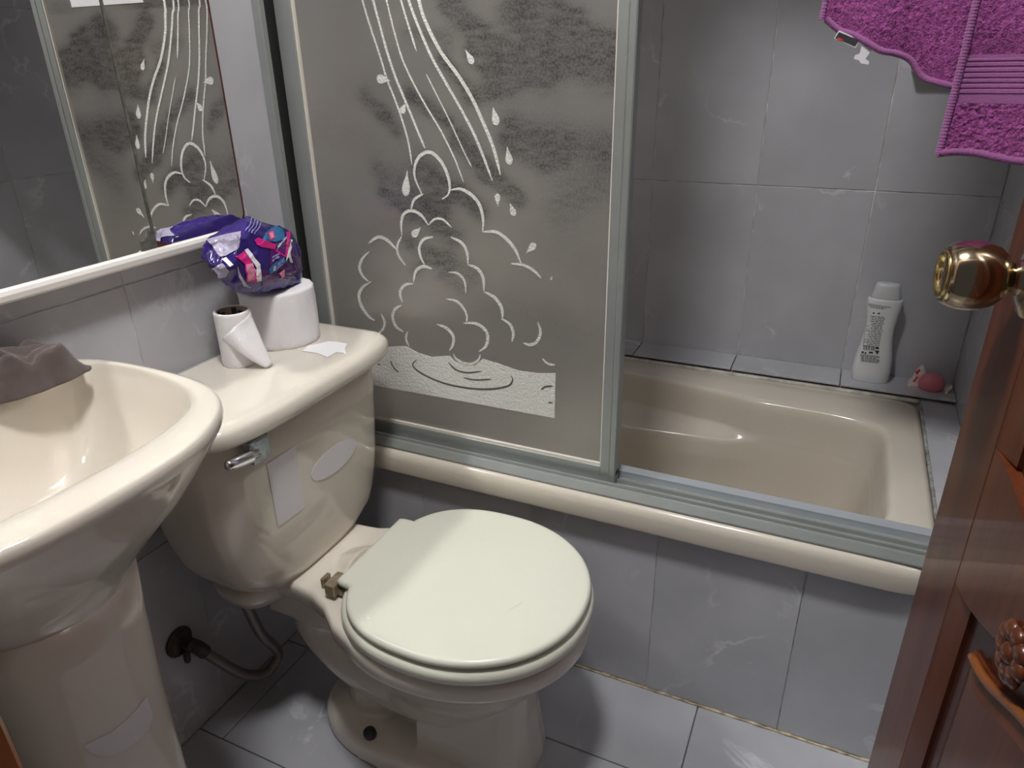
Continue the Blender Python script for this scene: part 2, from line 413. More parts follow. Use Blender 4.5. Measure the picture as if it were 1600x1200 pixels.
# grimy joint between floor and tub front
bm = bmesh.new()
P = [Vector((.02+1.22*k/90, -.002+.0015*noise.noise(Vector((k*.6, 0, 0))), .001)) for k in range(91)]
add_tube(bm, P, lambda t: .0028+.002*noise.noise(Vector((t*70, 3, 0))), 6)
tag(obj('trim_3', bm, MT['grime'], None, True), kind='structure')

# tiled ledges round the tub
ledge = tag(box('trim_4', MT['grout'], None, .0, XR, .642, YB+.003, .30, .4365), kind='structure')
xs = cuts(.2725, .25, 0, XR)
for a, b in zip(xs, xs[1:]): tile(ledge, a+G, b-G, .640, YB-.0005, .446, .4515, MT['tile'])
ledge2 = tag(box('trim_5', MT['grout'], None, 1.192, XR, .07, .64, .30, .4345), kind='structure')
for a, b in ((.07, .235), (.235, .485), (.485, .640)): tile(ledge2, 1.193, XR-.0005, a+G, b-G, .434, .4395, MT['tile'])

# ------------------------------------------------------------------ ceiling lamp
lamp = thing('ceiling_lamp', 'round white ceiling lamp above the bathroom floor', 'lamp')
bm = bmesh.new(); add_lathe(bm, [(LAMP_R+.02, 0), (LAMP_R+.02, .022), (LAMP_R+.004, .03)], (LAMP.x, LAMP.y, LAMP.z), (0, 0, 1), 40)
obj('lamp_body', bm, MT['lampmetal'], lamp, False)
em = bpy.data.materials.new('lamp_glow'); em.use_nodes = True
e = em.node_tree.nodes.new('ShaderNodeEmission'); e.inputs[0].default_value = (*LAMP_COL, 1); e.inputs[1].default_value = LAMP_POWER
em.node_tree.links.new(e.outputs[0], em.node_tree.nodes['Material Output'].inputs[0])
bm = bmesh.new(); add_lathe(bm, [(LAMP_R, 0), (LAMP_R*.97, -.004)], (LAMP.x, LAMP.y, LAMP.z-.001), (0, 0, 1), 40)
obj('diffuser', bm, em, lamp)

# ------------------------------------------------------------------ bathtub
tub = thing('bathtub', 'cream built-in bathtub with moulded armrest behind the sliding door', 'bathtub')
def S(t):
    t = max(0, min(1, t)); return t*t*(3-2*t)
NT = 200
def basin(z, grow):
    """closed outline of the basin at a height; grow >0 is wider"""
    x0, x1, y0, y1 = .07, 1.120, .074, .505
    cx, cy, a, b = (x0+x1)/2, (y0+y1)/2, (x1-x0)/2+grow, (y1-y0)/2+grow
    out = []
    for k in range(NT):
        t = 2*math.pi*(k+.5)/NT; c, s = math.cos(t), math.sin(t); n = 8.5
        x = cx + a*math.copysign(abs(c)**(2/n), c); y = cy + b*math.copysign(abs(s)**(2/n), s)
        if y > cy:                      # back side: recess above the arm rest, lump at its end
            f = (y-cy)/b
            rec = .076*S((.845-x)/.16)*S((z-.334)/.022)
            rest = .052*S((.805-x)/.075)*S((.347-z)/.014)*(.35+.65*S((z-.16)/.14))
            lump = .012*math.exp(-((x-.775)/.05)**2)*S((.350-z)/.02)*S((z-.24)/.06)
            y += f*(rec - lump - rest)
        out.append(Vector((x, y, z)))
    return out
bm = bmesh.new()
rings = []
ox0, ox1, oy0, oy1 = .001, 1.191, -.021, .641
def outer(z, g):
    c = basin(.5, 0); out = []
    x0, x1, y0, y1 = ox0-g, ox1+g, oy0-g, oy1+g
    cx, cy, a, b = (x0+x1)/2, (y0+y1)/2, (x1-x0)/2, (y1-y0)/2
    for k in range(NT):
        t = 2*math.pi*(k+.5)/NT; cc, s = math.cos(t), math.sin(t); n = 22
        out.append(Vector((cx + a*math.copysign(abs(cc)**(2/n), cc), cy + b*math.copysign(abs(s)**(2/n), s), z)))
    return out
rings.append(outer(.388, 0)); rings.append(outer(.392, 0.001)); rings.append(outer(.418, .002)); rings.append(outer(.428, .000)); rings.append(outer(.434, -.005)); rings.append(outer(.437, -.013))
mid = [a.lerp(b, .5) for a, b in zip(outer(.4365, -.015), basin(.4365, .016))]
rings.append(mid)
for z, g in ((.4365, .011), (.4350, .005), (.431, .001), (.424, -.002), (.410, -.004), (.395, -.005), (.38, -.006), (.37, -.007), (.36, -.008), (.356, -.0085), (.353, -.009), (.350, -.0095), (.347, -.010), (.344, -.0103), (.341, -.0107), (.338, -.011), (.335, -.0115), (.33, -.0125), (.32, -.014), (.31, -.015), (.295, -.017), (.28, -.019), (.26, -.021), (.24, -.024), (.22, -.026), (.20, -.03), (.17, -.036), (.14, -.044), (.115, -.056), (.10, -.075), (.093, -.10)):
    rings.append(basin(z, g))
rings.append([Vector((.594+(p.x-.594)*.5, .28+(p.y-.28)*.5, .091)) for p in basin(.093, -.10)])
add_loft(bm, rings, False, True)
obj('basin', bm, MT['tub'], tub, True)
bm = bmesh.new()
for k in range(3):
    p = at([1408, 1431, 1437][k], [826, 832, 826][k], 2, .4367)
    add_lathe(bm, [(.0042-.001*k, -.0005), (.003-.001*k, .0012)], p, (0, 0, 1), 8)
obj('dirt_speck', bm, MT['grime'], tub)
# silicone joint along the right rim
bm = bmesh.new(); P = [Vector((1.1915+.0012*noise.noise(Vector((k*.5, 0, 0))), .07+.545*k/60, .4385)) for k in range(61)]
add_tube(bm, P, lambda t: .0035+.0015*noise.noise(Vector((t*40, 1, 0))), 6)
obj('sealant', bm, mat('grey_sealant', (.30,.30,.28), .8, var=.4, vscale=60), tub, True)

bm = bmesh.new(); P = [Vector((.01+1.18*k/60, .6405+.0008*noise.noise(Vector((k*.5, 4, 0))), .4355)) for k in range(61)]
add_tube(bm, P, lambda t: .0060+.0010*noise.noise(Vector((t*40, 5, 0))), 6)
obj('sealant', bm, mat('cream_sealant', (.55,.53,.47), .7, var=.3, vscale=40), tub, True)

# ------------------------------------------------------------------ shower screen frame
scr = thing('shower_screen', 'grey aluminium track, jamb and header along the tub rim', 'shower screen')
def xprofile(name, m, prof, x0, x1, parent):     # prof: (y,z) polygon
    bm = bmesh.new(); prism(bm, [Vector((x0, y, z)) for y, z in prof], Vector((x1-x0, 0, 0)))
    return obj(name, bm, m, parent)
Z0 = .4375
xprofile('track', MT['alu'], [(-.012, Z0), (-.012, Z0+.003), (-.004, Z0+.014), (.003, Z0+.014), (.004, Z0+.019), (.008, Z0+.019), (.009, Z0+.007), (.030, Z0+.007), (.031, Z0+.014), (.034, Z0+.014), (.035, Z0+.007), (.052, Z0+.007), (.052, Z0)], .0, XR, scr)
xprofile('track_flange', MT['alu_light'], [(.0522, Z0), (.0522, Z0+.020), (.068, Z0+.024), (.070, Z0+.022), (.070, Z0)], .0, XR, scr)
bm = bmesh.new(); add_box(bm, 0, .017, -.010, .004, Z0+.002, 1.80, .0015); add_box(bm, 0, .006, .004, .066, Z0+.002, 1.80, .001); add_box(bm, 0, .017, .060, .070, Z0+.002, 1.80, .001)
obj('jamb', bm, MT['alu'], scr)
box('jamb_gap_shade', MT['gap'], scr, .006, .011, .004, .060, Z0+.010, 1.80)  # black strip puts the shade of the jamb channel into the colour
box('jamb', MT['alu'], scr, XR-.017, XR, -.010, .070, Z0+.026, 1.80, .0015)
box('header', MT['alu'], scr, 0, XR, -.010, .070, 1.80, 1.86, .002)

# sliding panel
door = thing('shower_door', 'sliding shower door of frosted glass etched with a water splash', 'shower door')
PY0, PY1 = .022, .042; PX0, PX1 = .020, .664; PZ0, PZ1 = .4445, 1.795
box('stile', MT['alu'], door, PX0, PX0+.036, PY0, PY1, PZ0, PZ1, .0015)
bm = bmesh.new(); add_box(bm, PX1-.029, PX1-.0125, PY0, PY1, PZ0-.006, PZ1, .001); add_box(bm, PX1-.0122, PX1, PY0-.003, PY1+.002, PZ0-.006, PZ1, .002)
st = obj('stile', bm, MT['alu'], door)
bm = bmesh.new(); add_box(bm, PX1-.008, PX1+.0006, PY0+.002, PY1-.002, .462, .470, .0005); obj('screw_slot', bm, MT['gap'], st)
box('bottom_rail', MT['alu'], door, PX0+.036, PX1-.0292, PY0+.0012, PY1, PZ0, .476, .001)
box('top_rail', MT['alu'], door, PX0+.036, PX1-.0292, PY0+.0012, PY1, PZ1-.04, PZ1, .001)
GX0, GX1, GZ0, GZ1 = PX0+.036, PX1-.029, .476, PZ1-.04
bm = bmesh.new()
add_box(bm, GX0, GX0+.0035, PY0+.0035, PY0+.009, GZ0, GZ1); add_box(bm, GX1-.0025, GX1, PY0+.0035, PY0+.009, GZ0, GZ1); add_box(bm, GX0+.0035, GX1-.0025, PY0+.0030, PY0+.009, GZ0, GZ0+.0045)
obj('glazing_bead', bm, MT['bead'], door)
GY = PY0+.009
# pane with its smoky streaks
NX, NZ = 150, 300
STREAKS = [  # (u0,v0,u1,v1,width,strength) in photograph pixels, turned into points of the pane
    (700,5,750,55,16,.8),(800,20,850,50,22,.7),(820,0,900,30,18,.6),(760,70,800,95,22,.6),(770,95,850,110,26,.8),(850,60,950,75,26,.75),(900,90,960,110,30,.6),(740,80,800,120,16,.7),
    (640,148,700,190,13,.6),(690,90,740,150,12,.5),(735,150,790,140,16,.55),(800,200,870,240,24,.6),(795,225,850,255,18,.5),(870,215,940,230,30,.35),(720,215,760,270,17,.75),(760,265,810,310,15,.75),(710,225,720,235,12,.4),
    (570,150,600,180,16,.35),(600,180,620,205,14,.4),(590,265,630,285,18,.35),(600,300,640,330,16,.5),(660,265,700,300,26,.55),(650,310,690,330,18,.45),(720,300,750,330,16,.7),(640,330,660,340,13,.35),(680,350,710,370,20,.45),(640,380,700,415,16,.4),(700,400,740,430,20,.35),(650,420,680,400,14,.35),(690,430,720,450,16,.3),(880,320,960,260,40,.25),(700,60,640,50,16,.25)]
SS = []
for u0, v0, u1, v1, wd, s in STREAKS:
    a = at(u0, v0, 1, GY); b = at(u1, v1, 1, GY); SS.append((a.x, a.z, b.x, b.z, wd/900, s))
bm = bmesh.new(); lay = bm.verts.layers.float.new('smudge'); grid = []
for j in range(NZ+1):
    row = []
    for i in range(NX+1):
        x = GX0 + (GX1-GX0)*i/NX; z = GZ0 + (GZ1-GZ0)*j/NZ; s = 0.0
        for ax, az, bx, bz, wd, st_ in SS:
            dx, dz = bx-ax, bz-az; t = max(0, min(1, ((x-ax)*dx+(z-az)*dz)/(dx*dx+dz*dz)))
            d2 = ((x-ax-t*dx)**2 + (z-az-t*dz)**2)/(wd*wd)
            if d2 < 6: s += st_*math.exp(-d2*1.3)
        if z > 1.26: s += .5*max(0, noise.noise(Vector((x*5, 3, z*9))))
        s += .10*max(0, noise.noise(Vector((x*6, 7, z*14)))+.25)
        v = bm.verts.new((x, GY, z)); v[lay] = min(1, s*2.1); row.append(v)
    grid.append(row)
for j in range(NZ):
    for i in range(NX): bm.faces.new((grid[j][i], grid[j][i+1], grid[j+1][i+1], grid[j+1][i]))
pane = obj('glass_pane', bm, MT['glass'], door, False)
if pane.data.polygons[0].normal.y > 0: pane.data.flip_normals()

def Z2(u, v): return at(420+.3625*u, .3625*v, 1, GY)
def Z3(u, v): return at(420+.3625*u, 380+.3625*v, 1, GY)
def ribbon(name, m, pts, wpx, taper=.35, y=GY-.0004, th=.0008, n=6):
    P = crom(pts, n); w0 = wpx*.3625/905; bm = bmesh.new(); A, B = [], []
    for i, p in enumerate(P):
        t = (P[min(i+1, len(P)-1)]-P[max(i-1, 0)]); t.y = 0; t.normalize(); nn = Vector((-t.z, 0, t.x))
        f = i/(len(P)-1); k = min(1, min(f, 1-f)/taper) if taper > 0 else 1
        ww = .5*w0*(.25+.75*math.sin(k*math.pi/2)) + .0002*noise.noise(Vector((p.x*300, p.z*300, 0)))
        A.append(Vector((p.x+nn.x*ww, y, p.z+nn.z*ww))); B.append(Vector((p.x-nn.x*ww, y, p.z-nn.z*ww)))
    e = Vector((0, -th, 0)); va = [bm.verts.new(p) for p in A]; vb = [bm.verts.new(p) for p in B]; vc = [bm.verts.new(p+e) for p in A]; vd = [bm.verts.new(p+e) for p in B]
    for i in range(len(P)-1):
        for q, r_ in ((vc, vd), (va, vc), (vd, vb)): bm.faces.new((q[i], q[i+1], r_[i+1], r_[i]))
    return obj(name, bm, m, pane)
STREAMS = [(8,[(400,-60),(405,0),(440,120),(480,240),(510,340),(560,470),(600,600),(618,710)]),(10,[(430,-60),(450,0),(480,110),(510,220),(550,340),(600,460),(645,570),(675,640)]),(7,[(490,-60),(508,0),(540,130),(575,250),(620,350),(680,460),(740,560),(800,680),(840,785)]),
 (8,[(552,-60),(570,0),(600,100),(638,222)]),(5,[(680,320),(720,400),(780,520),(840,650),(875,720)]),(11,[(580,-60),(603,0),(640,100),(700,240),(760,350),(840,490),(900,610),(965,780)]),(14,[(635,-60),(648,0),(675,90),(740,220),(820,330),(880,430),(930,540),(970,640),(1000,755)])]
for wd, p in STREAMS:
    if p[0][1] < 0: p = [(p[0][0]+2.2*(p[0][0]-p[1][0]), p[0][1]-330)] + p
    ribbon('etched_stream', MT['etch'], [Z2(*q) for q in p], wd, .08)
C2 = [(14,[(660,835),(632,770),(630,720),(650,675),(690,655),(730,680),(762,730),(780,790),(776,835),(748,858)]),(14,[(785,818),(830,815),(880,845),(912,890),(925,950),(922,1000)]),(14,[(922,1000),(980,1000),(1030,1035),(1065,1080),(1088,1135)]),(11,[(668,835),(628,860),(614,905)]),
 (14,[(575,1012),(572,960),(585,920),(620,908),(660,930),(688,970)]),(10,[(690,970),(715,945),(750,945),(788,980)]),(12,[(575,1015),(555,1060),(560,1100),(590,1145)]),(15,[(430,1050),(470,1022),(510,1035),(548,1073)]),(14,[(710,1022),(670,1030),(650,1065),(655,1105),(672,1140)]),(13,[(785,1022),(830,1045),(855,1085),(860,1140)])]
C3 = [(14,[(435,35),(405,65),(392,105),(405,140),(430,165)]),(16,[(443,165),(405,190),(390,225),(400,270),(430,315),(455,333)]),(13,[(485,305),(500,340),(492,372),(470,388)]),(14,[(860,92),(900,110),(925,150),(928,208)]),(14,[(705,110),(665,100),(635,120),(625,165)]),(10,[(775,125),(815,130),(845,165),(850,215)]),
 (14,[(625,175),(590,178),(568,205),(570,235),(577,255)]),(15,[(575,265),(545,285),(535,320),(550,360),(580,382)]),(12,[(765,240),(810,250),(840,280),(855,315),(852,342)]),(15,[(930,210),(975,235),(1005,280),(1008,325)]),(13,[(1003,325),(1040,350),(1055,390),(1048,425)]),(15,[(840,345),(890,345),(930,370),(945,405),(935,445),(905,467)]),
 (15,[(725,350),(765,365),(795,400),(795,435),(780,462)]),(11,[(600,380),(592,410),(605,445)]),(11,[(1045,88),(1100,95),(1145,120),(1175,152)]),(14,[(1160,340),(1172,385),(1155,425),(1125,438),(1098,430)]),(9,[(1180,498),(1205,520),(1235,525)]),(12,[(795,475),(810,500),(845,518),(880,518),(905,500),(912,478)])]
for wd, p in C2: ribbon('etched_cloud', MT['etch'], [Z2(*q) for q in p], wd)
for wd, p in C3: ribbon('etched_cloud', MT['etch'], [Z3(*q) for q in p], wd)
def drop(conv, tip, bot, wd):           # teardrop: tip and round end in crop pixels
    a = conv(*tip); b = conv(*bot); ax = b-a; L = ax.length; t = ax/L; nn = Vector((-t.z, 0, t.x)); w_ = wd*.3625/905/2
    pr = [(0, .04), (.2, .25), (.4, .6), (.6, .92), (.75, 1), (.88, .8), (.96, .45), (1, .05)]
    poly = [a+t*L*f+nn*w_*k for f, k in pr] + [a+t*L*f-nn*w_*k for f, k in reversed(pr)]
    for p in poly: p.y = GY-.0004
    bm = bmesh.new(); prism(bm, poly, Vector((0, -.0009, 0))); obj('etched_drop', bm, MT['etch'], pane)
for q in (((525,348),(466,338),36),((592,445),(572,488),30),((848,215),(882,275),26),((967,462),(984,540),34),((1028,632),(1040,710),32),((598,735),(590,845),40),((990,890),(985,835),26),((1040,876),(1060,930),28),((1110,1092),(1150,1050),30),((657,980),(620,1018),34)): drop(Z2, *q)
drop(Z3, (1222,140), (1216,158), 9)
poly = [(395,470),(430,452),(470,448),(530,446),(590,443),(640,470),(700,490),(780,485),(800,508),(850,528),(890,526),(922,498),(980,515),(1080,550),(1160,560),(1237,560),(1235,655),(1232,753),(1050,720),(850,683),(650,647),(470,615),(395,602)]
pp = [Z3(*q) for q in poly]
for p in pp: p.y = GY-.0003
bm = bmesh.new(); prism(bm, pp, Vector((0, -.0008, 0))); wm = MT['etch'].copy(); wm.name = 'droplet_etching'
wn = wm.node_tree; vo = wn.nodes.new('ShaderNodeTexVoronoi'); vo.inputs['Scale'].default_value = 190
bq = [n for n in wn.nodes if n.type == 'BUMP'][0]; bq.inputs['Distance'].default_value = .0012; bq.inputs['Strength'].default_value = .55; bq.invert = True
tq = [n for n in wn.nodes if n.type == 'TEX_COORD'][0]
wn.links.new(tq.outputs['Object'], vo.inputs['Vector']); wn.links.new(vo.outputs['Distance'], bq.inputs['Height'])
obj('etched_water', bm, wm, pane)
for wd, p in [(9,[(640,500),(622,525),(660,560),(750,600),(850,622),(950,628),(1030,615),(1052,590),(1045,570)]),(8,[(775,512),(810,545),(860,557),(918,550)]),(7,[(840,578),(890,588),(960,585)]),(7,[(525,505),(540,535),(562,555)]),(8,[(1175,630),(1195,617),(1225,615)]),(7,[(1205,685),(1225,687)]),(6,[(470,520),(482,522)])]:
    ribbon('ripple_line', MT['etch_line'], [Z3(*q) for q in p], wd, .25, GY-.0011, .0004)
# paper label high on the pane (seen in the mirror)
box('paper_label', MT['sticker'], pane, .357, .556, GY-.0012, GY-.0002, 1.269, 1.33)

# ------------------------------------------------------------------ mirror on the left wall
mir = thing('wall_mirror', 'two panel mirror with white bottom rail above the sink and toilet', 'mirror')
MX = .028
MZ0, MZ1 = .905, 1.62  # top extended out of view so the mirror reflects lamp light onto the lid
def ypanel(name, m, poly, x0, x1, parent):
    bm = bmesh.new(); prism(bm, [Vector((x0, y, z)) for y, z in poly], Vector((x1-x0, 0, 0))); return obj(name, bm, m, parent)
YR = -.128; YS = -.318
corner = [(YR-.022+.022*math.sin(a), MZ0+.022-.022*math.cos(a)) for a in [i*math.pi/12 for i in range(7)]]
ypanel('backboard', MT['rust'], [(-.90, MZ0)] + corner + [(YR, MZ1), (-.90, MZ1)], .001, MX-.002, mir)
cin = [(YR-.025+.018*math.sin(a), MZ0+.025-.018*math.cos(a)) for a in [i*math.pi/12 for i in range(7)]]
ypanel('mirror_panel', MT['mirror'], [(YS+.0008, MZ0+.002), (YR-.024, MZ0+.0035)] + cin[1:] + [(YR-.007, MZ1-.004), (YS+.0008, MZ1-.004)], MX-.0019, MX+.0012, mir)
ypanel('mirror_panel', MT['mirror'], [(-.90, MZ0+.002), (YS-.0008, MZ0+.002), (YS-.0008, MZ1-.004), (-.90, MZ1-.004)], MX-.0019, MX, mir)
ypanel('seam', MT['mirror_dirt'], [(YS-.0032, MZ0+.002), (YS+.0008, MZ0+.002), (YS+.0008, MZ1-.004), (YS-.0018, MZ1-.004)], MX-.001, MX+.0016, mir)
ypanel('corroded_patch', MT['mirror_dirt'], [(-.345, MZ0+.001), (-.343, MZ0+.016), (-.336, MZ0+.017), (-.333, MZ0+.023), (-.329, MZ0+.021), (-.326, MZ0+.030), (-.3195, MZ0+.018), (-.3185, MZ0+.001)], MX-.001, MX+.0019, mir)
ypanel('corroded_patch', MT['rust'], [(-.3165, MZ0+.001), (-.3165, MZ0+.012), (-.308, MZ0+.008), (-.296, MZ0+.004), (-.290, MZ0+.001)], MX-.001, MX+.0019, mir)
bm = bmesh.new(); prof = [(.0, -.017), (.030, -.017), (.0355, -.013), (.0365, -.006), (.034, -.001), (.030, .0015), (.0, .0015)]
prism(bm, [Vector((x, -.90, MZ0+z)) for x, z in prof], Vector((0, .90+YR-.012, 0)))
sharp(obj('bottom_rail', bm, MT['rail'], mir), 30)

# ------------------------------------------------------------------ toilet
toi = thing('toilet', 'cream two-piece toilet with closed lid between the sink and the tub', 'toilet')
YC = -.248
def egg(z, x0, x1, hw, nb=2.3, nf=2.05, N=80):
    cx = x0 + (x1-x0)*.47; out = []
    for k in range(N):
        t = 2*math.pi*(k+.5)/N; c, s = math.cos(t), math.sin(t); n = nf if c > 0 else nb
        a = (x1-cx) if c > 0 else (cx-x0)
        out.append(Vector((cx + a*math.copysign(abs(c)**(2/n), c), YC + hw*math.copysign(abs(s)**(2/n), s), z)))
    return out
def slab(x0, x1, hw0, hw1, z, r=.02, N=14):       # plan outline, tapering in x
    pts = [(x0, -hw0), (x0, hw0), (x1, hw1), (x1, -hw1)]
    return [Vector((x, YC+y, z)) for x, y in pts]
bm = bmesh.new()
# bowl with thick lip
add_loft(bm, [egg(.338, .292, .694, .176), egg(.343, .288, .699, .181), egg(.338, .283, .704, .187), egg(.325, .282, .706, .189), egg(.308, .283, .704, .187), egg(.296, .29, .697, .180), egg(.286, .30, .682, .166), egg(.26, .31, .665, .152), egg(.22, .32, .64, .132), egg(.17, .33, .60, .105), egg(.12, .33, .56, .09)])
# deck under the tank flowing into the bowl
def deck(z, g):
    P = [(.05, .105), (.13, .100), (.20, .097), (.25, .103), (.29, .120), (.33, .150), (.38, .17), (.44, .16)]
    return [Vector((x-g*(x < .06), YC-y+g, z)) for x, y in P] + [Vector((x-g*(x < .06), YC+y-g, z)) for x, y in reversed(P)]
add_loft(bm, [deck(.300, .012), deck(.308, .003), deck(.325, 0), deck(.340, .0), deck(.346, .006)])
# front column
def col(z, x0, x1, h0, h1):
    P = [(x0, -h0), (x1-.035, -h1), (x1-.010, -h1*.72), (x1, -h1*.3), (x1, h1*.3), (x1-.010, h1*.72), (x1-.035, h1), (x0, h0)]
    return [Vector((x, YC+y, z)) for x, y in P]
add_loft(bm, [col(.285, .43, .628, .080, .066), col(.22, .43, .612, .083, .066), col(.12, .43, .612, .087, .074), col(.05, .425, .618, .090, .083), col(.0, .42, .624, .093, .090)])
# foot
def foot(z, g): return [Vector((p.x, p.y, z)) for p in egg(0, .195-g, .60, .122+g*.7, 2.4, 2.6)]
add_loft(bm, [foot(.0, .004), foot(.03, .004), foot(.04, .0), foot(.046, -.008)])
# trapway
P = crom([(.30, YC, .285), (.215, YC, .255), (.196, YC, .20), (.245, YC, .150), (.31, YC, .125), (.38, YC, .105), (.45, YC, .09)], 6)
add_tube(bm, P, lambda t: .082-.006*math.sin(t*math.pi*2)-.022*t, 20)
P = crom([(.31, YC, .13), (.30, YC, .06), (.30, YC, .01)], 5); add_tube(bm, P, .066, 18)
add_box(bm, .11, .31, YC-.070, YC+.070, .23, .32)
bowl = obj('bowl', bm, MT['ceramic'], toi); remeshed(bowl, .0038, 6, .5)
# seat ring and lid
def ring(z, g, i):
    o = egg(z, .300-g*0, .698+g, .182+g, 2.4, 2.1); n = [Vector((p.x+(.49-p.x)*.30, p.y+(YC-p.y)*.30, z)) for p in egg(z, .300, .698, .182, 2.4, 2.1)]
    return o, n
bm = bmesh.new()
O = [egg(z, .302-g, .706+g, .190+g, 2.4, 2.1) for z, g in ((.346, -.004), (.349, .0), (.360, .0008), (.366, -.002), (.3695, -.008))]
I = [[Vector((.49+(p.x-.49)*k, YC+(p.y-YC)*k, z)) for p in egg(0, .302, .706, .190, 2.4, 2.1)] for z, k in ((.3695, .72), (.36, .68), (.346, .68))]
add_loft(bm, O + I + [O[0]], False, False); bmesh.ops.remove_doubles(bm, verts=bm.verts[:], dist=1e-6)
obj('seat', bm, MT['seat'], toi, True)
lid_tilt = Matrix.Translation((.305, YC, .3665)) @ Matrix.Rotation(math.radians(-.35), 4, 'Y') @ Matrix.Translation((-.305, -YC, -.3665))
def lidring(z, g):
    E = egg(z, .318-g, .702+g, .1855+g, 2.6, 2.08, 140)
    q = [p for p in E if not (p.x < .40 and abs(p.y-YC) < .094)]
    k0 = max(range(len(q)), key=lambda k: (q[k]-q[k-1]).length); q = q[k0:]+q[:k0]     # open the ring at the hinge tab
    n = len(E)-len(q); s_ = -1 if q[-1].y < YC else 1
    tab = [(.345, 0), (.303, 0)] if s_ > 0 else [(.322, 0), (.303, 0)]
    side = lambda sg: ([Vector((.335-g, YC+.0995+g, z)), Vector((.312-g, YC+.0995+g, z)), Vector((.304-g, YC+.0965+g, z))] if sg > 0 else [Vector((.332-g, YC-.098-g, z)), Vector((.312-g, YC-.0965-g, z)), Vector((.304-g, YC-.092-g, z))])
    A_ = side(s_); B_ = side(-s_)[::-1]; m_ = n-6
    mids = [A_[-1].lerp(B_[0], (k+1)/(m_+1)) for k in range(m_)]
    return q + A_ + mids + B_
bm = bmesh.new(); add_loft(bm, [lidring(z, g) for z, g in ((.3725, -.010), (.373, -.003), (.3755, -.0005), (.379, .0), (.382, -.0008), (.3848, -.003), (.3862, -.0065), (.3866, -.012))])
for v in bm.verts: v.co = lid_tilt @ v.co
lid = sharp(obj('lid', bm, MT['seat'], toi), 40)
tr = bvh_of(lid)
decal('scuff', mat('worn_plastic', (.69,.69,.60), .5), lid, tr, [[(793,955),(799,950),(818,938),(812,946)]], .0001, 1, .0001)
bm = bmesh.new()
add_box(bm, .262, .302, YC-.086, YC-.068, .346, .352, .001); add_box(bm, .276, .314, YC-.094, YC-.066, .351, .364, .0015); add_box(bm, .262, .269, YC-.086, YC-.066, .351, .366, .001); add_box(bm, .285, .305, YC-.104, YC-.066, .354, .376, .0015)
obj('hinge', bm, MT['hinge'], toi)
bm = bmesh.new(); add_box(bm, .284, .306, YC+.070, YC+.092, .346, .360, .002); obj('hinge', bm, MT['ceramic'], toi)
bm = bmesh.new(); add_lathe(bm, [(.0115, -.014), (.0115, .006), (.008, .011), (.002, .012)], at(578, 1146, 2, .052), (0, -.25, 1), 14)
obj('bolt_cap', bm, mat('black_rubber_cap', (.025, .025, .027), .5), toi, True)
# tank
TY = -.2435
def tring(z, x0, x1, hw, n=4.6, bow=.018, N=96):
    out = []
    for k in range(N):
        t = 2*math.pi*(k+.5)/N; c, s = math.cos(t), math.sin(t)
        x = (x0+x1)/2 + (x1-x0)/2*math.copysign(abs(c)**(2/n), c); y = hw*math.copysign(abs(s)**(2/n), s)
        if c > 0: x -= bow*(abs(y)/.22)**2.4*min(1, c*2.5)
        out.append(Vector((x, TY+y, z)))
    return out
bm = bmesh.new()
prof = [(.318,.050,.165,.075),(.3185,.045,.172,.090),(.322,.036,.186,.112),(.330,.028,.198,.131),(.342,.022,.207,.149),(.358,.018,.214,.164),(.378,.016,.219,.177),(.402,.015,.222,.188),(.435,.014,.225,.198),(.475,.013,.228,.206),(.53,.012,.231,.2105),(.59,.012,.234,.213),(.672,.012,.236,.2145)]
add_loft(bm, [tring(z, a, b, h, 3.4 if z < .36 else 4.6) for z, a, b, h in prof])
tank = obj('tank', bm, MT['ceramic'], toi, True)
bm = bmesh.new()
for (yy, hw) in ((TY-.02, .10),):
    add_loft(bm, [[Vector((p.x, p.y-.055, z)) for p in tring(z, .05+g, .175-g, hw-g*2, 3, .01)] for z, g in ((.293, .016), (.297, .006), (.320, 0), (.34, 0))])
obj('tank_base', bm, MT['ceramic'], toi, True)
bm = bmesh.new()
add_loft(bm, [tring(z, a, b, h, 8, .016) for z, a, b, h in ((.6655,.010,.250,.2205),(.666,.006,.256,.2245),(.670,.0045,.2590,.2245),(.680,.0045,.2590,.2245),(.688,.006,.2570,.2250),(.693,.009,.2520,.2215),(.697,.014,.2450,.2160),(.6985,.024,.233,.206),(.6985,.06,.19,.17))])
tlid = obj('tank_lid', bm, MT['ceramic'], toi, True)
tr = bvh_of(tank)
decal('paper_sticker', MT['sticker'], toi, tr, [[(416,725),(461,696),(475,793),(434,823)]], .0006, 4)['label'] = 'blank white parallelogram sticker'
import math as _m
def rot_ell(cx, cy, a, b, ang, N=40):
    ca, sa = math.cos(ang), math.sin(ang); return [(cx+a*math.cos(t)*ca-b*math.sin(t)*sa, cy+a*math.cos(t)*sa+b*math.sin(t)*ca) for t in [2*math.pi*k/N for k in range(N)]]
decal('paper_sticker', MT['sticker'], toi, tr, [rot_ell(521, 718, 45, 16.5, math.radians(-42))], .0006, 2)['label'] = 'blank white oval sticker'
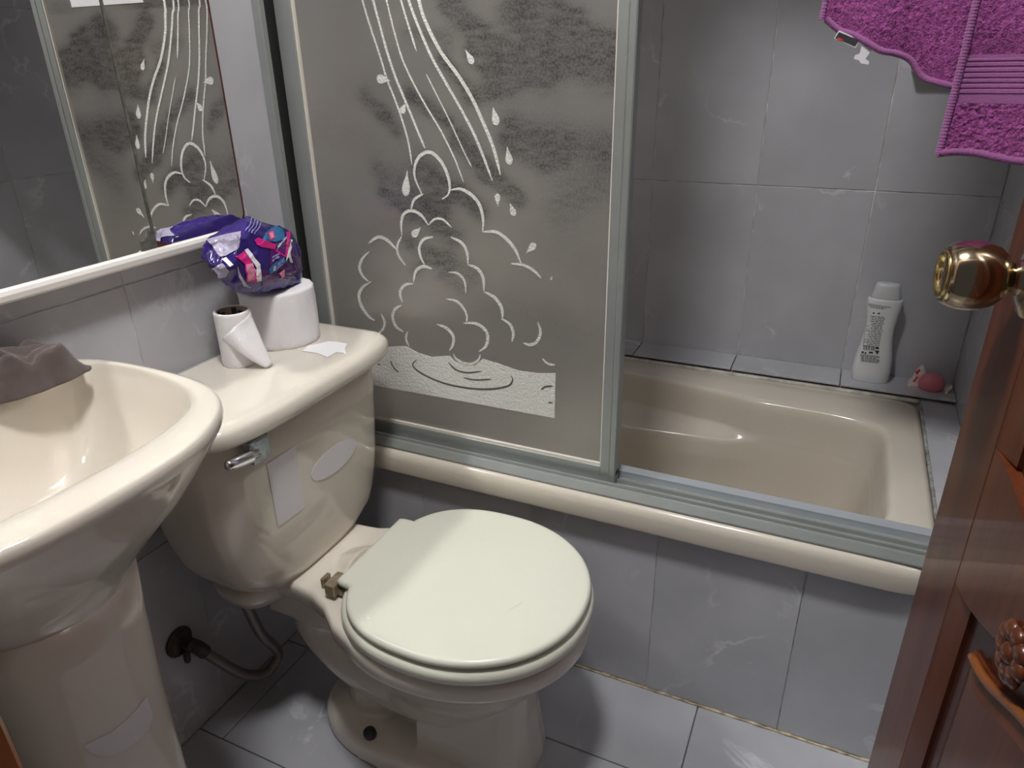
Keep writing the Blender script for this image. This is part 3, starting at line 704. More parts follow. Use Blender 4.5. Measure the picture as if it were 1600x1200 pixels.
# flush lever
bm = bmesh.new()
lx = .236
add_box(bm, lx-.008, lx+.012, -.412, -.374, .624, .664, .005, 2)
for v in bm.verts: v.co.x += .003*noise.noise(v.co*90); v.co.z += .002*noise.noise(v.co*120)
o = obj('lever_mount', bm, mat('grey_green_cover', (.30,.34,.35), .2, metal=.5, bump=.6, bscale=120), toi)
bm = bmesh.new(); add_loft(bm, [[Vector((lx+.014+a, y, z+b)) for a, b in ((-.006*s, -.009*s), (.006*s, -.009*s), (.009*s, 0), (.004*s, .009*s), (-.006*s, .007*s))] for y, z, s in ((-.405, .644, .9), (-.42, .647, 1.0), (-.440, .650, .95), (-.458, .653, .8), (-.463, .653, .5))])
obj('flush_lever', bm, MT['chrome'], toi, True)
# supply hose and valve
vlv = thing('supply_hose', 'grey flexible water hose from the wall valve to the toilet tank', 'hose')
bm = bmesh.new(); P = crom([(.105,-.368,.291),(.102,-.358,.27),(.098,-.338,.19),(.088,-.306,.125),(.078,-.290,.080),(.068,-.318,.058),(.055,-.358,.085),(.040,-.398,.155),(.030,-.420,.200)], 8)
add_tube(bm, P, .0098, 12); obj('hose', bm, MT['steel'], vlv, True)
bm = bmesh.new(); add_tube(bm, [P[0]+Vector((0,.002,-.006)), P[3]], .0122, 8); obj('nut', bm, MT['hose_dark'], vlv, False)
bm = bmesh.new(); add_tube(bm, [P[-5], P[-1], Vector((.020,-.430,.213))], .0125, 10); obj('nut', bm, MT['hose_dark'], vlv, False)
bm = bmesh.new(); add_lathe(bm, [(.028,-.002),(.028,.002),(.022,.008),(.010,.010),(.010,.03)], (.002,-.433,.214), (1,.05,0), 20); add_tube(bm, [(.020,-.437,.205),(.022,-.440,.186),(.016,-.436,.178)], .006, 8)
obj('wall_flange', bm, MT['hose_dark'], vlv, False)

# ------------------------------------------------------------------ pedestal sink
snk = thing('pedestal_sink', 'cream pedestal sink with D-shaped basin at the left wall', 'sink')
SY = -.700
half = [(.008, .0), (.008, .10), (.010, .17), (.018, .205), (.045, .223), (.10, .232), (.17, .233), (.235, .228), (.285, .214), (.325, .188), (.355, .150), (.375, .105), (.384, .055), (.386, .0)]
full = [Vector((x, y, 0)) for x, y in half] + [Vector((x, -y, 0)) for x, y in half[-2:0:-1]]
OUT = crom(full, 5, True)
halfi = [(.072, .0), (.070, .08), (.062, .13), (.052, .175), (.062, .207), (.105, .219), (.165, .218), (.220, .209), (.266, .191), (.298, .158), (.314, .112), (.321, .055), (.322, .0)]
fulli = [Vector((x, y, 0)) for x, y in halfi] + [Vector((x, -y, 0)) for x, y in halfi[-2:0:-1]]
inn = crom(fulli, 5, True)
def resample(P, n):
    # by angle about a common centre so that loops line up
    c = Vector((.19, 0, 0)); A = sorted((math.atan2(p.y, p.x-c.x), (p-c).length) for p in P); out = []
    for k in range(n):
        a = -math.pi + 2*math.pi*(k+.5)/n
        for i in range(len(A)):
            a1, r1 = A[i]
            if a1 >= a: break
        else: a1, r1 = A[0][0]+2*math.pi, A[0][1]; i = 0
        a0, r0 = A[i-1]
        if a0 > a1 or (i == 0 and a0 > a): a0 -= 2*math.pi
        f = (a-a0)/(a1-a0) if a1 != a0 else 0
        r = r0+(r1-r0)*f; out.append(Vector((c.x+r*math.cos(a), r*math.sin(a), 0)))
    return out
OR, IR = resample(OUT, 128), resample(inn, 128)
def sring(P, k, z, cx=.19, back=None, dx=0.0):
    out = []
    for p in P:
        x = cx+(p.x-cx)*k+dx; y = p.y*k
        if back is not None: x = max(x, back)
        out.append(Vector((x, SY+y, z)))
    return out
SZ = .79
def mixr(P, Q, f, z): return [Vector((a.x+(b.x-a.x)*f, SY+a.y+(b.y-a.y)*f, z)) for a, b in zip(P, Q)]
bm = bmesh.new()
PED = [Vector((.165+.105*math.cos(-math.pi+2*math.pi*(k+.5)/128), .098*math.sin(-math.pi+2*math.pi*(k+.5)/128), 0)) for k in range(128)]
R_ = [mixr(OR, PED, 1.0, .575), mixr(OR, PED, 0.96, .60), mixr(OR, PED, 0.80, .635), mixr(OR, PED, .58, .668), mixr(OR, PED, .36, .70), mixr(OR, PED, .19, .733), mixr(OR, PED, .085, .755), sring(OR, .978, .766), sring(OR, .994, .7715), sring(OR, 1.0, .778), sring(OR, .998, .784), sring(OR, .988, .7885), sring(OR, .970, SZ), mixr(OR, IR, .45, SZ+.0005), mixr(OR, IR, .75, SZ-.001), mixr(OR, IR, .92, SZ-.004), mixr(OR, IR, 1.0, SZ-.010)]
IC = .20
for z, k in ((.770, .975), (.75, .945), (.73, .905), (.71, .86), (.69, .80), (.675, .73), (.663, .64), (.655, .52), (.650, .38), (.648, .2), (.647, .07)): R_.append(sring(IR, k, z, IC))
add_loft(bm, R_, True, True)
basin_o = obj('basin', bm, MT['ceramic'], snk, True)
# moulded soap rest on the back rim
bm = bmesh.new(); add_loft(bm, [[Vector((.052+r_*.022*math.cos(t), SY+.150+r_*.030*math.sin(t), z)) for t in [2*math.pi*k/20 for k in range(20)]] for z, r_ in ((.780, 1.1), (.788, 1.0), (.792, .85), (.7945, .5), (.795, .1))])
obj('soap_rest', bm, MT['ceramic'], snk, True)
bm = bmesh.new()
def pring(z, a, b, dx=0.0): return [Vector((.165+dx+a*math.copysign(abs(math.cos(t))**(2/2.6), math.cos(t)), SY+b*math.copysign(abs(math.sin(t))**(2/2.6), math.sin(t)), z)) for t in [2*math.pi*(k+.5)/64 for k in range(64)]]
add_loft(bm, [pring(0, .128, .120), pring(.03, .128, .120), pring(.05, .120, .112), pring(.12, .106, .098), pring(.25, .100, .092), pring(.42, .102, .094), pring(.54, .107, .099), pring(.60, .110, .103)])
ped = obj('pedestal', bm, MT['ceramic'], snk, True)
tr = bvh_of(ped)
decal('paper_sticker', MT['sticker'], snk, tr, [[(130,1165),(150,1155),(172,1145),(195,1126),(214,1107),(228,1088),(233,1103),(238,1120),(232,1138),(218,1155),(200,1168),(180,1178),(160,1182),(142,1176)]], .0007, 3)

# dark cloth lying on the back rim of the sink
def cloth():
    bm = bmesh.new(); NU, NV = 56, 40; g = []
    for i in range(NU+1):
        row = []
        for j in range(NV+1):
            u, v = i/NU, j/NV
            y = -.512 - .21*u; x = .012 + .082*v + .012*math.sin(u*5) - .02*u
            edge = min(1, min(u, 1-u)*7)*min(1, min(v, 1-v)*6)
            q = Vector((x*26, y*22, 1.3))
            h = .012 + .018*edge + .022*edge*max(0, noise.noise(q)+.3) + .018*edge*abs(noise.noise(q*1.9)) + .020*edge*u
            h -= .010*edge*max(0, 1-abs(v-.62-.15*math.sin(u*6))/.10)
            x += .004*noise.noise(q*2); y += .010*noise.noise(Vector((v*5, 2, 0)))*(1-u)
            if u < .25: y += .012*math.sin(v*math.pi)
            row.append(bm.verts.new((max(.004, x), y, .7905+h*min(1, edge+.25))))
        g.append(row)
    for i in range(NU):
        for j in range(NV): bm.faces.new((g[i][j], g[i+1][j], g[i+1][j+1], g[i][j+1]))
    # under layer
    low = [[bm.verts.new((v.co.x, v.co.y, .7912)) for v in row] for row in g]
    for i in range(NU):
        for j in range(NV): bm.faces.new((low[i][j], low[i][j+1], low[i+1][j+1], low[i+1][j]))
    for a, b in ([((g[i][0], g[i+1][0]), (low[i][0], low[i+1][0])) for i in range(NU)] + [((g[i+1][NV], g[i][NV]), (low[i+1][NV], low[i][NV])) for i in range(NU)]):
        bm.faces.new((a[1], a[0], b[0], b[1]))
    for j in range(NV):
        bm.faces.new((g[0][j], g[0][j+1], low[0][j+1], low[0][j])); bm.faces.new((g[NU][j+1], g[NU][j], low[NU][j], low[NU][j+1]))
    return obj('folded_cloth', bm, MT['cloth'], None, True)
tag(cloth(), 'crumpled grey-brown cloth lying on the back rim of the sink', 'cloth')

# ------------------------------------------------------------------ things on the tank lid
LZ = .6985
def paper_roll(name, label, c, r, h, core, wob, seed):
    t = thing(name, label, 'toilet paper')
    bm = bmesh.new(); N = 72; rings = []
    for z, k in ((0, .96), (.003, .99), (.01, 1), (.25, 1), (.5, 1), (.75, 1), (.95, 1), (.985, .99), (1, .965)):
        zz = z*h if z > .02 else z
        rings.append([Vector((c[0]+(r*k+wob*noise.noise(Vector((math.cos(2*math.pi*i/N)*2.2, math.sin(2*math.pi*i/N)*2.2, z*3+seed))))*math.cos(2*math.pi*i/N), c[1]+(r*k+wob*noise.noise(Vector((math.cos(2*math.pi*i/N)*2.2, math.sin(2*math.pi*i/N)*2.2, z*3+seed))))*math.sin(2*math.pi*i/N), LZ+zz)) for i in range(N)])
    cr = [[Vector((c[0]+core*math.cos(2*math.pi*i/N), c[1]+core*math.sin(2*math.pi*i/N), LZ+z)) for i in range(N)] for z in (h, 0)]
    add_loft(bm, rings + cr + [rings[0]], False, False); bmesh.ops.remove_doubles(bm, verts=bm.verts[:], dist=1e-6)
    body = obj('paper', bm, MT['paper'], t, True)
    bm = bmesh.new(); n2 = 40
    lo = lambda rr, z: [Vector((c[0]+rr*math.cos(2*math.pi*i/n2), c[1]+rr*math.sin(2*math.pi*i/n2), LZ+z)) for i in range(n2)]
    a = [lo(core-.0003, .001), lo(core-.0003, h-.001), lo(core-.002, h-.001), lo(core-.002, .001)]
    add_loft(bm, a+[a[0]], False, False); bmesh.ops.remove_doubles(bm, verts=bm.verts[:], dist=1e-6)
    cd = obj('core', bm, MT['card'], t, True)
    return t, body, cd
big, bigb, _c = paper_roll('toilet_paper_roll', 'thick white paper roll with dented side under the purple package', (.0695, -.128), .0665, .100, .02, .0025, 2)
# dents of the big roll
for v in bigb.data.vertices:
    d = Vector((v.co.x-.0695, v.co.y+.128)); 
    if d.length > .05:
        a = math.atan2(d.y, d.x); q = Vector((a*3.2, v.co.z*34, .3)); k = -.0042*abs(noise.noise(q))-.0026*abs(noise.noise(q*2.2))
        v.co.x += d.x/d.length*k; v.co.y += d.y/d.length*k
sm, smb, smc = paper_roll('toilet_paper_roll', 'small nearly used white paper roll with printed core and loose end', (.080, -.246), .0295, .093, .0252, .0005, 5)
bm = bmesh.new()
for k in range(14):                               # dark lettering-like print inside the core
    a = k*.43+.1; z0 = .056+.005*(k % 3)
    add_box(bm, -.0006, .0002, -.004, .004, z0, z0+.024, 0, 1, Matrix.Translation((.080, -.246, LZ)) @ Matrix.Rotation(a, 4, 'Z') @ Matrix.Translation((.0229, 0, 0)))
obj('core_print', bm, MT['ink'], sm)
# loose end of the small roll
bm = bmesh.new(); g = []; NN = 16
cR = Vector((.080, -.246, 0)); cam_d = Vector((.42, -.90, 0)); rt = Vector((.90, .42, 0))
pA = cR + rt*.0300 + Vector((0, 0, LZ+.089)); pB = cR + cam_d*.0275 - rt*.013 + Vector((0, 0, LZ+.054))
pD = cR + rt*.0600 + cam_d*.020 + Vector((0, 0, LZ+.003)); pC = cR + rt*.050 + cam_d*.031 + Vector((0, 0, LZ+.002))
for i in range(NN+1):
    row = []
    for j in range(NN+1):
        a, b = i/NN, j/NN
        p = pA.lerp(pB, a).lerp(pD.lerp(pC, a), b)
        p += cam_d*(.026*math.sin(math.pi*a)*(1-b)*.5 + .007*math.sin(math.pi*b)*a + .004*math.sin(math.pi*a))
        q = p-cR; q.z = 0
        if q.length < .0305: p += q.normalized()*(.0305-q.length)
        p.z = max(p.z, LZ+.0016); row.append(bm.verts.new(p))
    g.append(row)
for i in range(NN):
    for j in range(NN): bm.faces.new((g[i][j], g[i+1][j], g[i+1][j+1], g[i][j+1]))
fl = obj('loose_end', bm, MT['paper'], sm, True); s_ = fl.modifiers.new('t', 'SOLIDIFY'); s_.thickness = .0008
# scrap of tissue on the lid
tr = bvh_of(tlid)
sc = decal('tissue_scrap', MT['paper'], None, tr, [[(472,549),(482,541),(497,538),(513,534),(528,535),(543,538),(539,545),(541,556),(536,552),(525,551),(512,559),(497,553)]], .0012, 3, .0007)
tag(sc, 'torn white scrap of tissue lying flat on the tank lid', 'tissue')

# purple package
pk = thing('sanitary_pad_package', 'crumpled open purple plastic package resting on the thick paper roll', 'package')
def A(u, v, x): return at(u, v, 0, x)
hull = [A(317,402,.070),A(320,374,.062),A(352,360,.055),A(386,338,.050),A(412,346,.045),A(452,364,.055),A(466,386,.06),A(471,415,.07),A(458,440,.085),
        A(420,455,.110),A(370,458,.115),A(340,432,.108),A(326,415,.092),A(345,388,.115),A(386,362,.110),A(430,378,.112),A(455,400,.115),A(405,425,.132),A(362,420,.128),
        (.03,-.10,.815),(.03,-.17,.83),(.028,-.16,.865),(.028,-.11,.875),(.03,-.07,.84),(.10,-.10,.803),(.09,-.17,.803)]
bm = bmesh.new()
for p in hull: bm.verts.new(p)
r = bmesh.ops.convex_hull(bm, input=bm.verts[:])
bmesh.ops.delete(bm, geom=[v for v in bm.verts if not v.link_faces], context='VERTS')
bmesh.ops.triangulate(bm, faces=bm.faces[:])
for _ in range(4): bmesh.ops.subdivide_edges(bm, edges=bm.edges[:], cuts=1, use_grid_fill=True, smooth=.12 if _ < 2 else .0)
bm.normal_update()
mouth = A(340, 384, .112); md = Vector((.75, -.5, .45)).normalized()
for v in bm.verts:
    q = v.co*22; k = .0070*(abs(noise.noise(q))-.25) + .0024*(abs(noise.noise(q*2.3+Vector((5, 2, 1))))-.2) + .0024*max(0, 1-abs(noise.noise(v.co*30+Vector((1, 7, 3))))*9)
    dm = (v.co-mouth).length
    v.co += v.normal*k
    if dm < .032: v.co -= md*.020*(1-(dm/.032)**2)
    v.co.x = max(v.co.x, .004)
    if v.co.z < .8005: v.co.z = .8005
bag = obj('film', bm, MT['bag'], pk, True)
tr = bvh_of(bag)
def bz(x, y): return (300+x*320/1371, 320+y*280/1200)     # zoomed-crop coordinates of the photograph
def B(*p): return [bz(*q) for q in p]
decal('violet_panel', MT['bag_purple'], pk, tr, [B((520,300),(640,350),(655,240),(690,270),(730,410),(700,470),(590,520),(470,545),(460,430),(520,440))], .0008, 6, .0002)
decal('blue_panel', MT['cyan'], pk, tr, [B((465,235),(500,180),(560,140),(605,165),(625,230),(560,250),(500,245)), B((512,430),(540,400),(615,350),(620,385),(560,440),(520,462))], .0014, 6, .0002)
decal('pink_stripe', MT['pink'], pk, tr, [B((412,238),(440,220),(560,268),(550,300),(470,285),(430,270)), B((626,190),(655,178),(656,200),(636,345),(618,345),(630,240)), B((560,300),(550,310),(620,352),(632,352)), B((290,350),(345,312),(360,330),(400,390),(440,470),(425,520),(365,515),(350,400)), B((500,190),(540,170),(552,225),(525,245))], .0018, 6, .0002)
for q_ in [B((345,305),(368,292),(450,400),(462,505),(430,512),(425,420)), B((200,368),(225,355),(275,405),(255,418)), B((640,300),(655,250),(662,290),(650,330),(668,385),(650,385),(640,350),(622,378)), B((655,235),(668,240),(664,258))]:
    decal('white_flash', MT['white'], pk, tr, [q_], .0022, 6, .0002)
for q_ in [B((508,195),(532,182),(545,222),(524,234)), B((578,455),(612,432),(610,480),(594,488)), B((355,400),(400,395),(420,440),(412,500),(372,505))]:
    decal('rose_badge', MT['rose'], pk, tr, [q_], .0026, 6, .0002)
decal('lilac_print', MT['lilac'], pk, tr, [B((395+22*k, 84+8*k),(400+22*k, 83+8*k),(392+20*k,130+8*k),(362+18*k, 178+6*k),(357+18*k, 178+6*k),(385+20*k,130+8*k)) for k in range(4)], .0014, 4, .0002)
decal('lettering', MT['white'], pk, tr, text_polys('Nosotras', lambda x, y: bz(562+x*17-y*(-8), 302-x*19-y*42), 1.0), .0026, 1, .0002)
decal('lettering', MT['white'], pk, tr, text_polys('8', lambda x, y: bz(535+x*40, 445-x*22-y*46), 1.0), .0024, 1, .0002)
decal('small_print', MT['lilac'], pk, tr, [B((530+i*7, y-i*4),(535+i*7, y-3-i*4),(535+i*7, y+9-i*4),(530+i*7, y+12-i*4)) for y in (350, 372) for i in range(7)] + [B((565+i*7, y-i*5),(570+i*7, y-3-i*5),(570+i*7, y+8-i*5),(565+i*7, y+11-i*5)) for y in (398, 416) for i in range(6)], .0024, 0, .0002)
decal('lining', MT['bag_inside'], pk, tr, [B((100,235),(230,200),(330,180),(310,290),(225,330),(180,330),(150,290)), B((145,290),(290,270),(305,300),(225,345),(190,350)), B((130,430),(205,395),(250,440),(230,480),(180,490)), B((300,410),(330,480),(370,540),(400,555),(345,545),(310,480))], .0012, 6, .0002)

# ------------------------------------------------------------------ shampoo bottle and soap on the ledge
bot = thing('shampoo_bottle', 'white shampoo bottle with dark back print standing on the tiled ledge', 'bottle')
bc = Vector((1.084, .692, .4490))
def bring(z, a, b, dx=0.0, N=56):
    return [bc + Vector((dx+a*math.copysign(abs(math.cos(t))**(2/2.6), math.cos(t)), b*math.copysign(abs(math.sin(t))**(2/2.6), math.sin(t)), z)) for t in [2*math.pi*(k+.5)/N for k in range(N)]]
bm = bmesh.new()
add_loft(bm, [bring(z, a, b) for z, a, b in ((0, .034, .017), (.002, .0375, .020), (.006, .0395, .0215), (.03, .041, .0225), (.06, .0395, .022), (.09, .0345, .020), (.115, .031, .0185), (.14, .0305, .018), (.165, .033, .0185), (.185, .0355, .0185), (.198, .0365, .018), (.203, .036, .0175), (.2045, .034, .016))])
bo = obj('body', bm, MT['bottle'], bot, True)
bm = bmesh.new(); add_loft(bm, [bring(z, a, b) for z, a, b in ((.2046, .0315, .0155), (.206, .032, .016), (.226, .0265, .0155), (.234, .025, .015), (.2385, .0235, .0135), (.2395, .02, .011))])
obj('cap', bm, MT['cap'], bot, True)
tr = bvh_of(bo)
def cz(x, y): return (1200+x*.25, 350+y*.25)
L_ = []
random.seed(11)
def bar(x0, x1, y, h, sk): 
    # a row of tiny print, slanting with the bottle
    return [cz(x0, y), cz(x1, y+sk), cz(x1, y+sk+h), cz(x0, y+h)]
for k in range(19):
    f = k/18; x0 = 618-36*f*.7; x1 = 735-60*f*.7; y = 572+10.4*k; a = x0
    while a < x1-6:
        b = min(x1, a+random.uniform(12, 34)); L_.append(bar(a, b, y+(a-x0)*.08, 3.8, (b-a)*.08)); a = b+random.uniform(3, 6)
L_.append(bar(655, 700, 552, 9, 3))
for k in range(9): L_.append(bar(598+k*5, 598+k*5+(2 if k % 3 else 3.4), 757, 32, 0))
for k in range(5): L_.append(bar(645+k*5, 648+k*5, 765, 26, 0))
for (x, y, w_) in ((585, 795, 14), (605, 800, 10), (630, 797, 26), (672, 770, 22), (670, 790, 24), (676, 800, 12)): L_.append(bar(x, x+w_, y, 12, 1))
for k in range(7):
    a = 578+k*.8
    while a < 680: b = a+random.uniform(10, 26); L_.append(bar(a, b, 812+k*7+(a-578)*.12, 3.6, (b-a)*.1)); a = b+4
for k in range(3):
    a = 612+k*14
    while a < 760-k*22: b = a+random.uniform(8, 18); L_.append(bar(a, b, 494+k*9+(a-612)*.17, 3.6, (b-a)*.17)); a = b+3
decal('back_print', MT['ink'], bot, tr, L_, .0004, 0, .0001)

sop = tag(bpy.data.objects.new('soap_bar', None), 'oval pink soap bar lying on its torn wrapper in the tub corner', 'soap'); COL.objects.link(sop)
scn = at(1452, 612, 2, .4445); scn.z = .4445
bm = bmesh.new(); up = Vector((0, 0, 1))
rg = []
for z, k in ((.003, .35), (.005, .70), (.011, .92), (.020, 1), (.029, .95), (.037, .78), (.042, .5), (.0438, .15)):
    rg.append([scn + Vector((  .0275*k*math.cos(t), .022*k*math.sin(t), z)) for t in [2*math.pi*i/36 for i in range(36)]])
add_loft(bm, rg); obj('bar', bm, MT['soap'], sop, True)
wr = tag(bpy.data.objects.new('soap_wrapper', None), 'torn white and red soap wrapper under the pink soap', 'wrapper'); COL.objects.link(wr)
bm = bmesh.new(); NA = 40; inner = []; outer_ = []
for i in range(NA):
    t = 2*math.pi*i/NA; rr = .034+.010*noise.noise(Vector((math.cos(t)*2, math.sin(t)*2, 4)))+.008*max(0, math.cos(t-.1))+.008*max(0, math.cos(t-2.3))+.010*max(0, math.cos(t-4.0))
    zz = .003+.013*abs(noise.noise(Vector((math.cos(t)*2.6, math.sin(t)*2.6, 1))))+.046*max(0, math.cos(t-2.2))**6+.012*max(0, math.cos(t-.2))**4
    inner.append(bm.verts.new(scn+Vector((.018*math.cos(t), .014*math.sin(t), .0008)))); outer_.append(bm.verts.new(scn+Vector((rr*math.cos(t), rr*.72*math.sin(t), zz))))
mid_ = [bm.verts.new((a.co*.4+b.co*.6)-Vector((0, 0, .002*(b.co.z-scn.z > .006)))) for a, b in zip(inner, outer_)]
for i in range(NA):
    j = (i+1) % NA; bm.faces.new((inner[i], inner[j], mid_[j], mid_[i])); bm.faces.new((mid_[i], mid_[j], outer_[j], outer_[i]))
bm.faces.new(inner[::-1])
for v in bm.verts: v.co.z = max(v.co.z, .4447)
wp = obj('paper', bm, MT['wrap'], wr, False); s_ = wp.modifiers.new('t', 'SOLIDIFY'); s_.thickness = .0005; s_.offset = 1
tr = bvh_of(wp)
decal('red_print', MT['red'], wr, tr, [[cz(920,925),cz(945,905),cz(955,915),cz(930,945)], [cz(905,985),cz(930,950),cz(940,955),cz(915,990)]], .0006, 2, .0002)
decal('black_mark', MT['ink'], wr, tr, [[cz(858,1078),cz(880,1062),cz(888,1072),cz(866,1090)]], .0006, 2, .0002)
# soap dish on the back wall, mostly behind the towel
bm = bmesh.new()
for z0, z1, d in ((1.119, 1.215, .012), (1.125, 1.14, .055)):
    add_box(bm, 1.046, 1.165, YB-d, YB+.001, z0, z1, .009 if d < .02 else .006, 3)
tag(sharp(obj('wall_soap_dish', bm, MT['beige']), 40), 'beige ceramic soap dish on the shower wall behind the purple towel', 'soap dish')

# ------------------------------------------------------------------ towel hanging over the shower header
tw = thing('bath_towel', 'magenta terry towel hanging from the shower header beside the door', 'towel')
TYF = .012
def sheet(name, m, left, right, y0, fold, zt, NU=130, NV=170, amp=.0016, th=.007, bottom=None, seed=0.0):
    """terry layer between two edges; bottom(s) gives the lower hem height"""
    bm = bmesh.new(); F, Bk = [], []
    for i in range(NU+1):
        s = i/NU; a, b = [], []
        for j in range(NV+1):
            t = j/NV; zb = bottom(s); z = zb+(zt-zb)*t
            x = left(z)+(right(z)-left(z))*s; y = y0+fold(x, z)
            rim = min(1, min(s, 1-s)*30, t*30)
            k = amp*noise.noise(Vector((x*330, z*330, seed)))+amp*1.0*noise.noise(Vector((x*150, z*150, seed+4)))
            a.append(bm.verts.new((x, y-th*.5*rim-k*rim, z))); b.append(bm.verts.new((x, y+th*.5*rim+.0002, z)))
        F.append(a); Bk.append(b)
    for i in range(NU):
        for j in range(NV):
            bm.faces.new((F[i][j], F[i+1][j], F[i+1][j+1], F[i][j+1])); bm.faces.new((Bk[i][j], Bk[i][j+1], Bk[i+1][j+1], Bk[i+1][j]))
    return obj(name, bm, m, tw, True)
fold1 = lambda x, z: .010*math.sin((x-1.07)*34+1.0)-.004*math.sin(z*16)
fold2 = lambda x, z: .016*math.sin((x-.90)*62+.5)*(.6+.4*math.sin(z*9))
lft1 = lambda z: 1.066+.004*math.sin((z-1.03)*9); rgt1 = lambda z: 1.235
bot1 = lambda s: 1.040-.004*s+.003*math.sin(s*9)
ZT = 1.86
bandz0, bandz1 = 1.098, 1.152
# lower pile, woven band, upper pile, hems
sheet('pile', MT['terry'], lft1, rgt1, TYF, fold1, bandz0, 130, 50, bottom=bot1)
sheet('pile', MT['terry'], lft1, rgt1, TYF, fold1, ZT, 130, 300, bottom=lambda s: bandz1, seed=9)
def band():
    bm = bmesh.new(); NU, NV = 60, 96; F = []
    for i in range(NU+1):
        s = i/NU; a = []
        for j in range(NV+1):
            z = bandz0+(bandz1-bandz0)*j/NV; x = lft1(z)+(rgt1(z)-lft1(z))*s
            f = j/NV; rib = .0011*(math.sin(f*9*2*math.pi) > -.2) if .18 < f < .92 else 0
            a.append(bm.verts.new((x, TYF+fold1(x, z)-.0012-rib, z)))
        F.append(a)
    for i in range(NU):
        for j in range(NV): bm.faces.new((F[i][j], F[i+1][j], F[i+1][j+1], F[i][j+1]))
    o = obj('woven_band', bm, MT['hem'], tw, False); s = o.modifiers.new('t', 'SOLIDIFY'); s.thickness = .002; s.offset = -1
    return o
band()
def hem_strip(name, pts, r=.0042, seed=0):
    bm = bmesh.new(); P = crom(pts, 40)
    add_tube(bm, P, lambda t: r*(1+.12*math.sin(t*len(P)*1.9+seed)), 8); return obj(name, bm, MT['hem'], tw, True)
fp = lambda x, z: Vector((x, TYF+fold1(x, z)-.001, z))
hem_strip('hem', [fp(lft1(z)-.001, z) for z in [1.035+.0425*k for k in range(19)]])
hem_strip('hem', [fp(1.064+.1715*k/8, 1.039-.004*k/8+.003*math.sin(k/8*9)) for k in range(9)], .0052)
# rear layer
YR2 = .072
lft2 = lambda z: .905+.004*math.sin(z*20); rgt2 = lambda z: 1.16
def bot2(s):
    x = .905+.255*s
    pts = [(.90, 1.200), (.935, 1.180), (.985, 1.158), (1.022, 1.146), (1.027, 1.128), (1.055, 1.120), (1.09, 1.108), (1.2, 1.10)]
    for (a, za), (b, zb_) in zip(pts, pts[1:]):
        if x <= b: return za+(zb_-za)*S((x-a)/(b-a))
    return 1.1
sheet('pile', MT['terry'], lft2, rgt2, YR2, fold2, ZT, 170, 320, bottom=bot2, seed=20)
hem_strip('hem', [Vector((.905+.255*k/14, YR2+fold2(.905+.255*k/14, bot2(k/14))-.001, bot2(k/14))) for k in range(15)], .0040)
hem_strip('hem', [Vector((lft2(z)-.001, YR2+fold2(lft2(z), z), z)) for z in [1.198+.05*k for k in range(13)]], .0038)
bm = bmesh.new(); add_box(bm, .905, 1.235, TYF-.014, YR2+.012, 1.862, 1.871, .003, 2); obj('top_fold', bm, MT['terry'], tw)
# care tags below the rear hem
q0 = [at(u, v, 1, YR2-.004) for u, v in ((1311,47),(1344,62),(1337,75),(1303,60))]
bm = bmesh.new(); prism(bm, q0, Vector((0, .001, 0))); tg = obj('brand_tag', bm, MT['tag'], tw)
q1 = [at(u, v, 1, YR2-.0045) for u, v in ((1311,50),(1342,63),(1336,72.5),(1305,59.5))]
bm = bmesh.new(); prism(bm, q1, Vector((0, .0005, 0))); obj('tag_print', bm, MT['ink'], tg)
q1 = [at(u, v, 1, YR2-.0049) for u, v in ((1309,58),(1317,61.5),(1316,65),(1308,61.5))]
bm = bmesh.new(); prism(bm, q1, Vector((0, .0004, 0))); obj('tag_print', bm, MT['red'], tg)
q0 = [at(u, v, 1, YR2-.004) for u, v in ((1349,62),(1366,70),(1358,84),(1352,92),(1358,96),(1357,101),(1345,99),(1342,94),(1334,92),(1336,86),(1343,84))]
bm = bmesh.new(); prism(bm, q0, Vector((0, .001, 0))); obj('care_tag', bm, MT['tag'], tw)

# ------------------------------------------------------------------ room door, open at the right
dr = thing('wooden_door', 'varnished red-brown panelled door standing open at the right', 'door')
E0 = Vector((1.102, -.33, 0)); ang = math.atan2(YF+.005+.33, 1.186-1.102); 
dv = Vector((math.cos(ang), math.sin(ang), 0)); dn = Vector((dv.y, -dv.x, 0))     # along the door, room-side normal (towards -x)
if dn.x > 0: dn = -dn
DW = (Vector((1.186, YF+.005, 0))-E0).length
DM = Matrix(((dv.x, dn.x, 0, E0.x), (dv.y, dn.y, 0, E0.y), (0, 0, 1, 0), (0, 0, 0, 1)))    # local: x along door, y out of the room-side face, z up
def dobj(name, bm, m, smooth=False, parent=dr):
    for v in bm.verts: v.co = DM @ v.co
    return obj(name, bm, m, parent, smooth)
TH = .036; SW = .090
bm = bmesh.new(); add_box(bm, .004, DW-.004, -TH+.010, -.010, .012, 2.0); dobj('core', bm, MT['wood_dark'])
for a, b in ((0, SW), (DW-SW, DW)):
    bm = bmesh.new(); add_box(bm, a, b, -TH, 0, .01, 2.01, .002); dobj('stile', bm, MT['wood'])
def arch(s): return (1-math.cos(2*math.pi*s))/2
def curve(a, b, z, h, n=36): return [(a+(b-a)*i/n, z+h*arch(i/n)) for i in range(n+1)]
def rail(z0, z1, h0=0, h1=0):
    a, b = SW, DW-SW; P = [Vector((x, 0, z)) for x, z in curve(a, b, z0, h0) + curve(a, b, z1, h1)[::-1]]
    bm = bmesh.new(); prism(bm, P, Vector((0, -TH, 0))); dobj('rail', bm, MT['wood'])
rail(.01, .15); rail(.708, .85, .05, -.05); rail(1.88, 2.01)
IN = .148                                # raised panels start here, groove in between
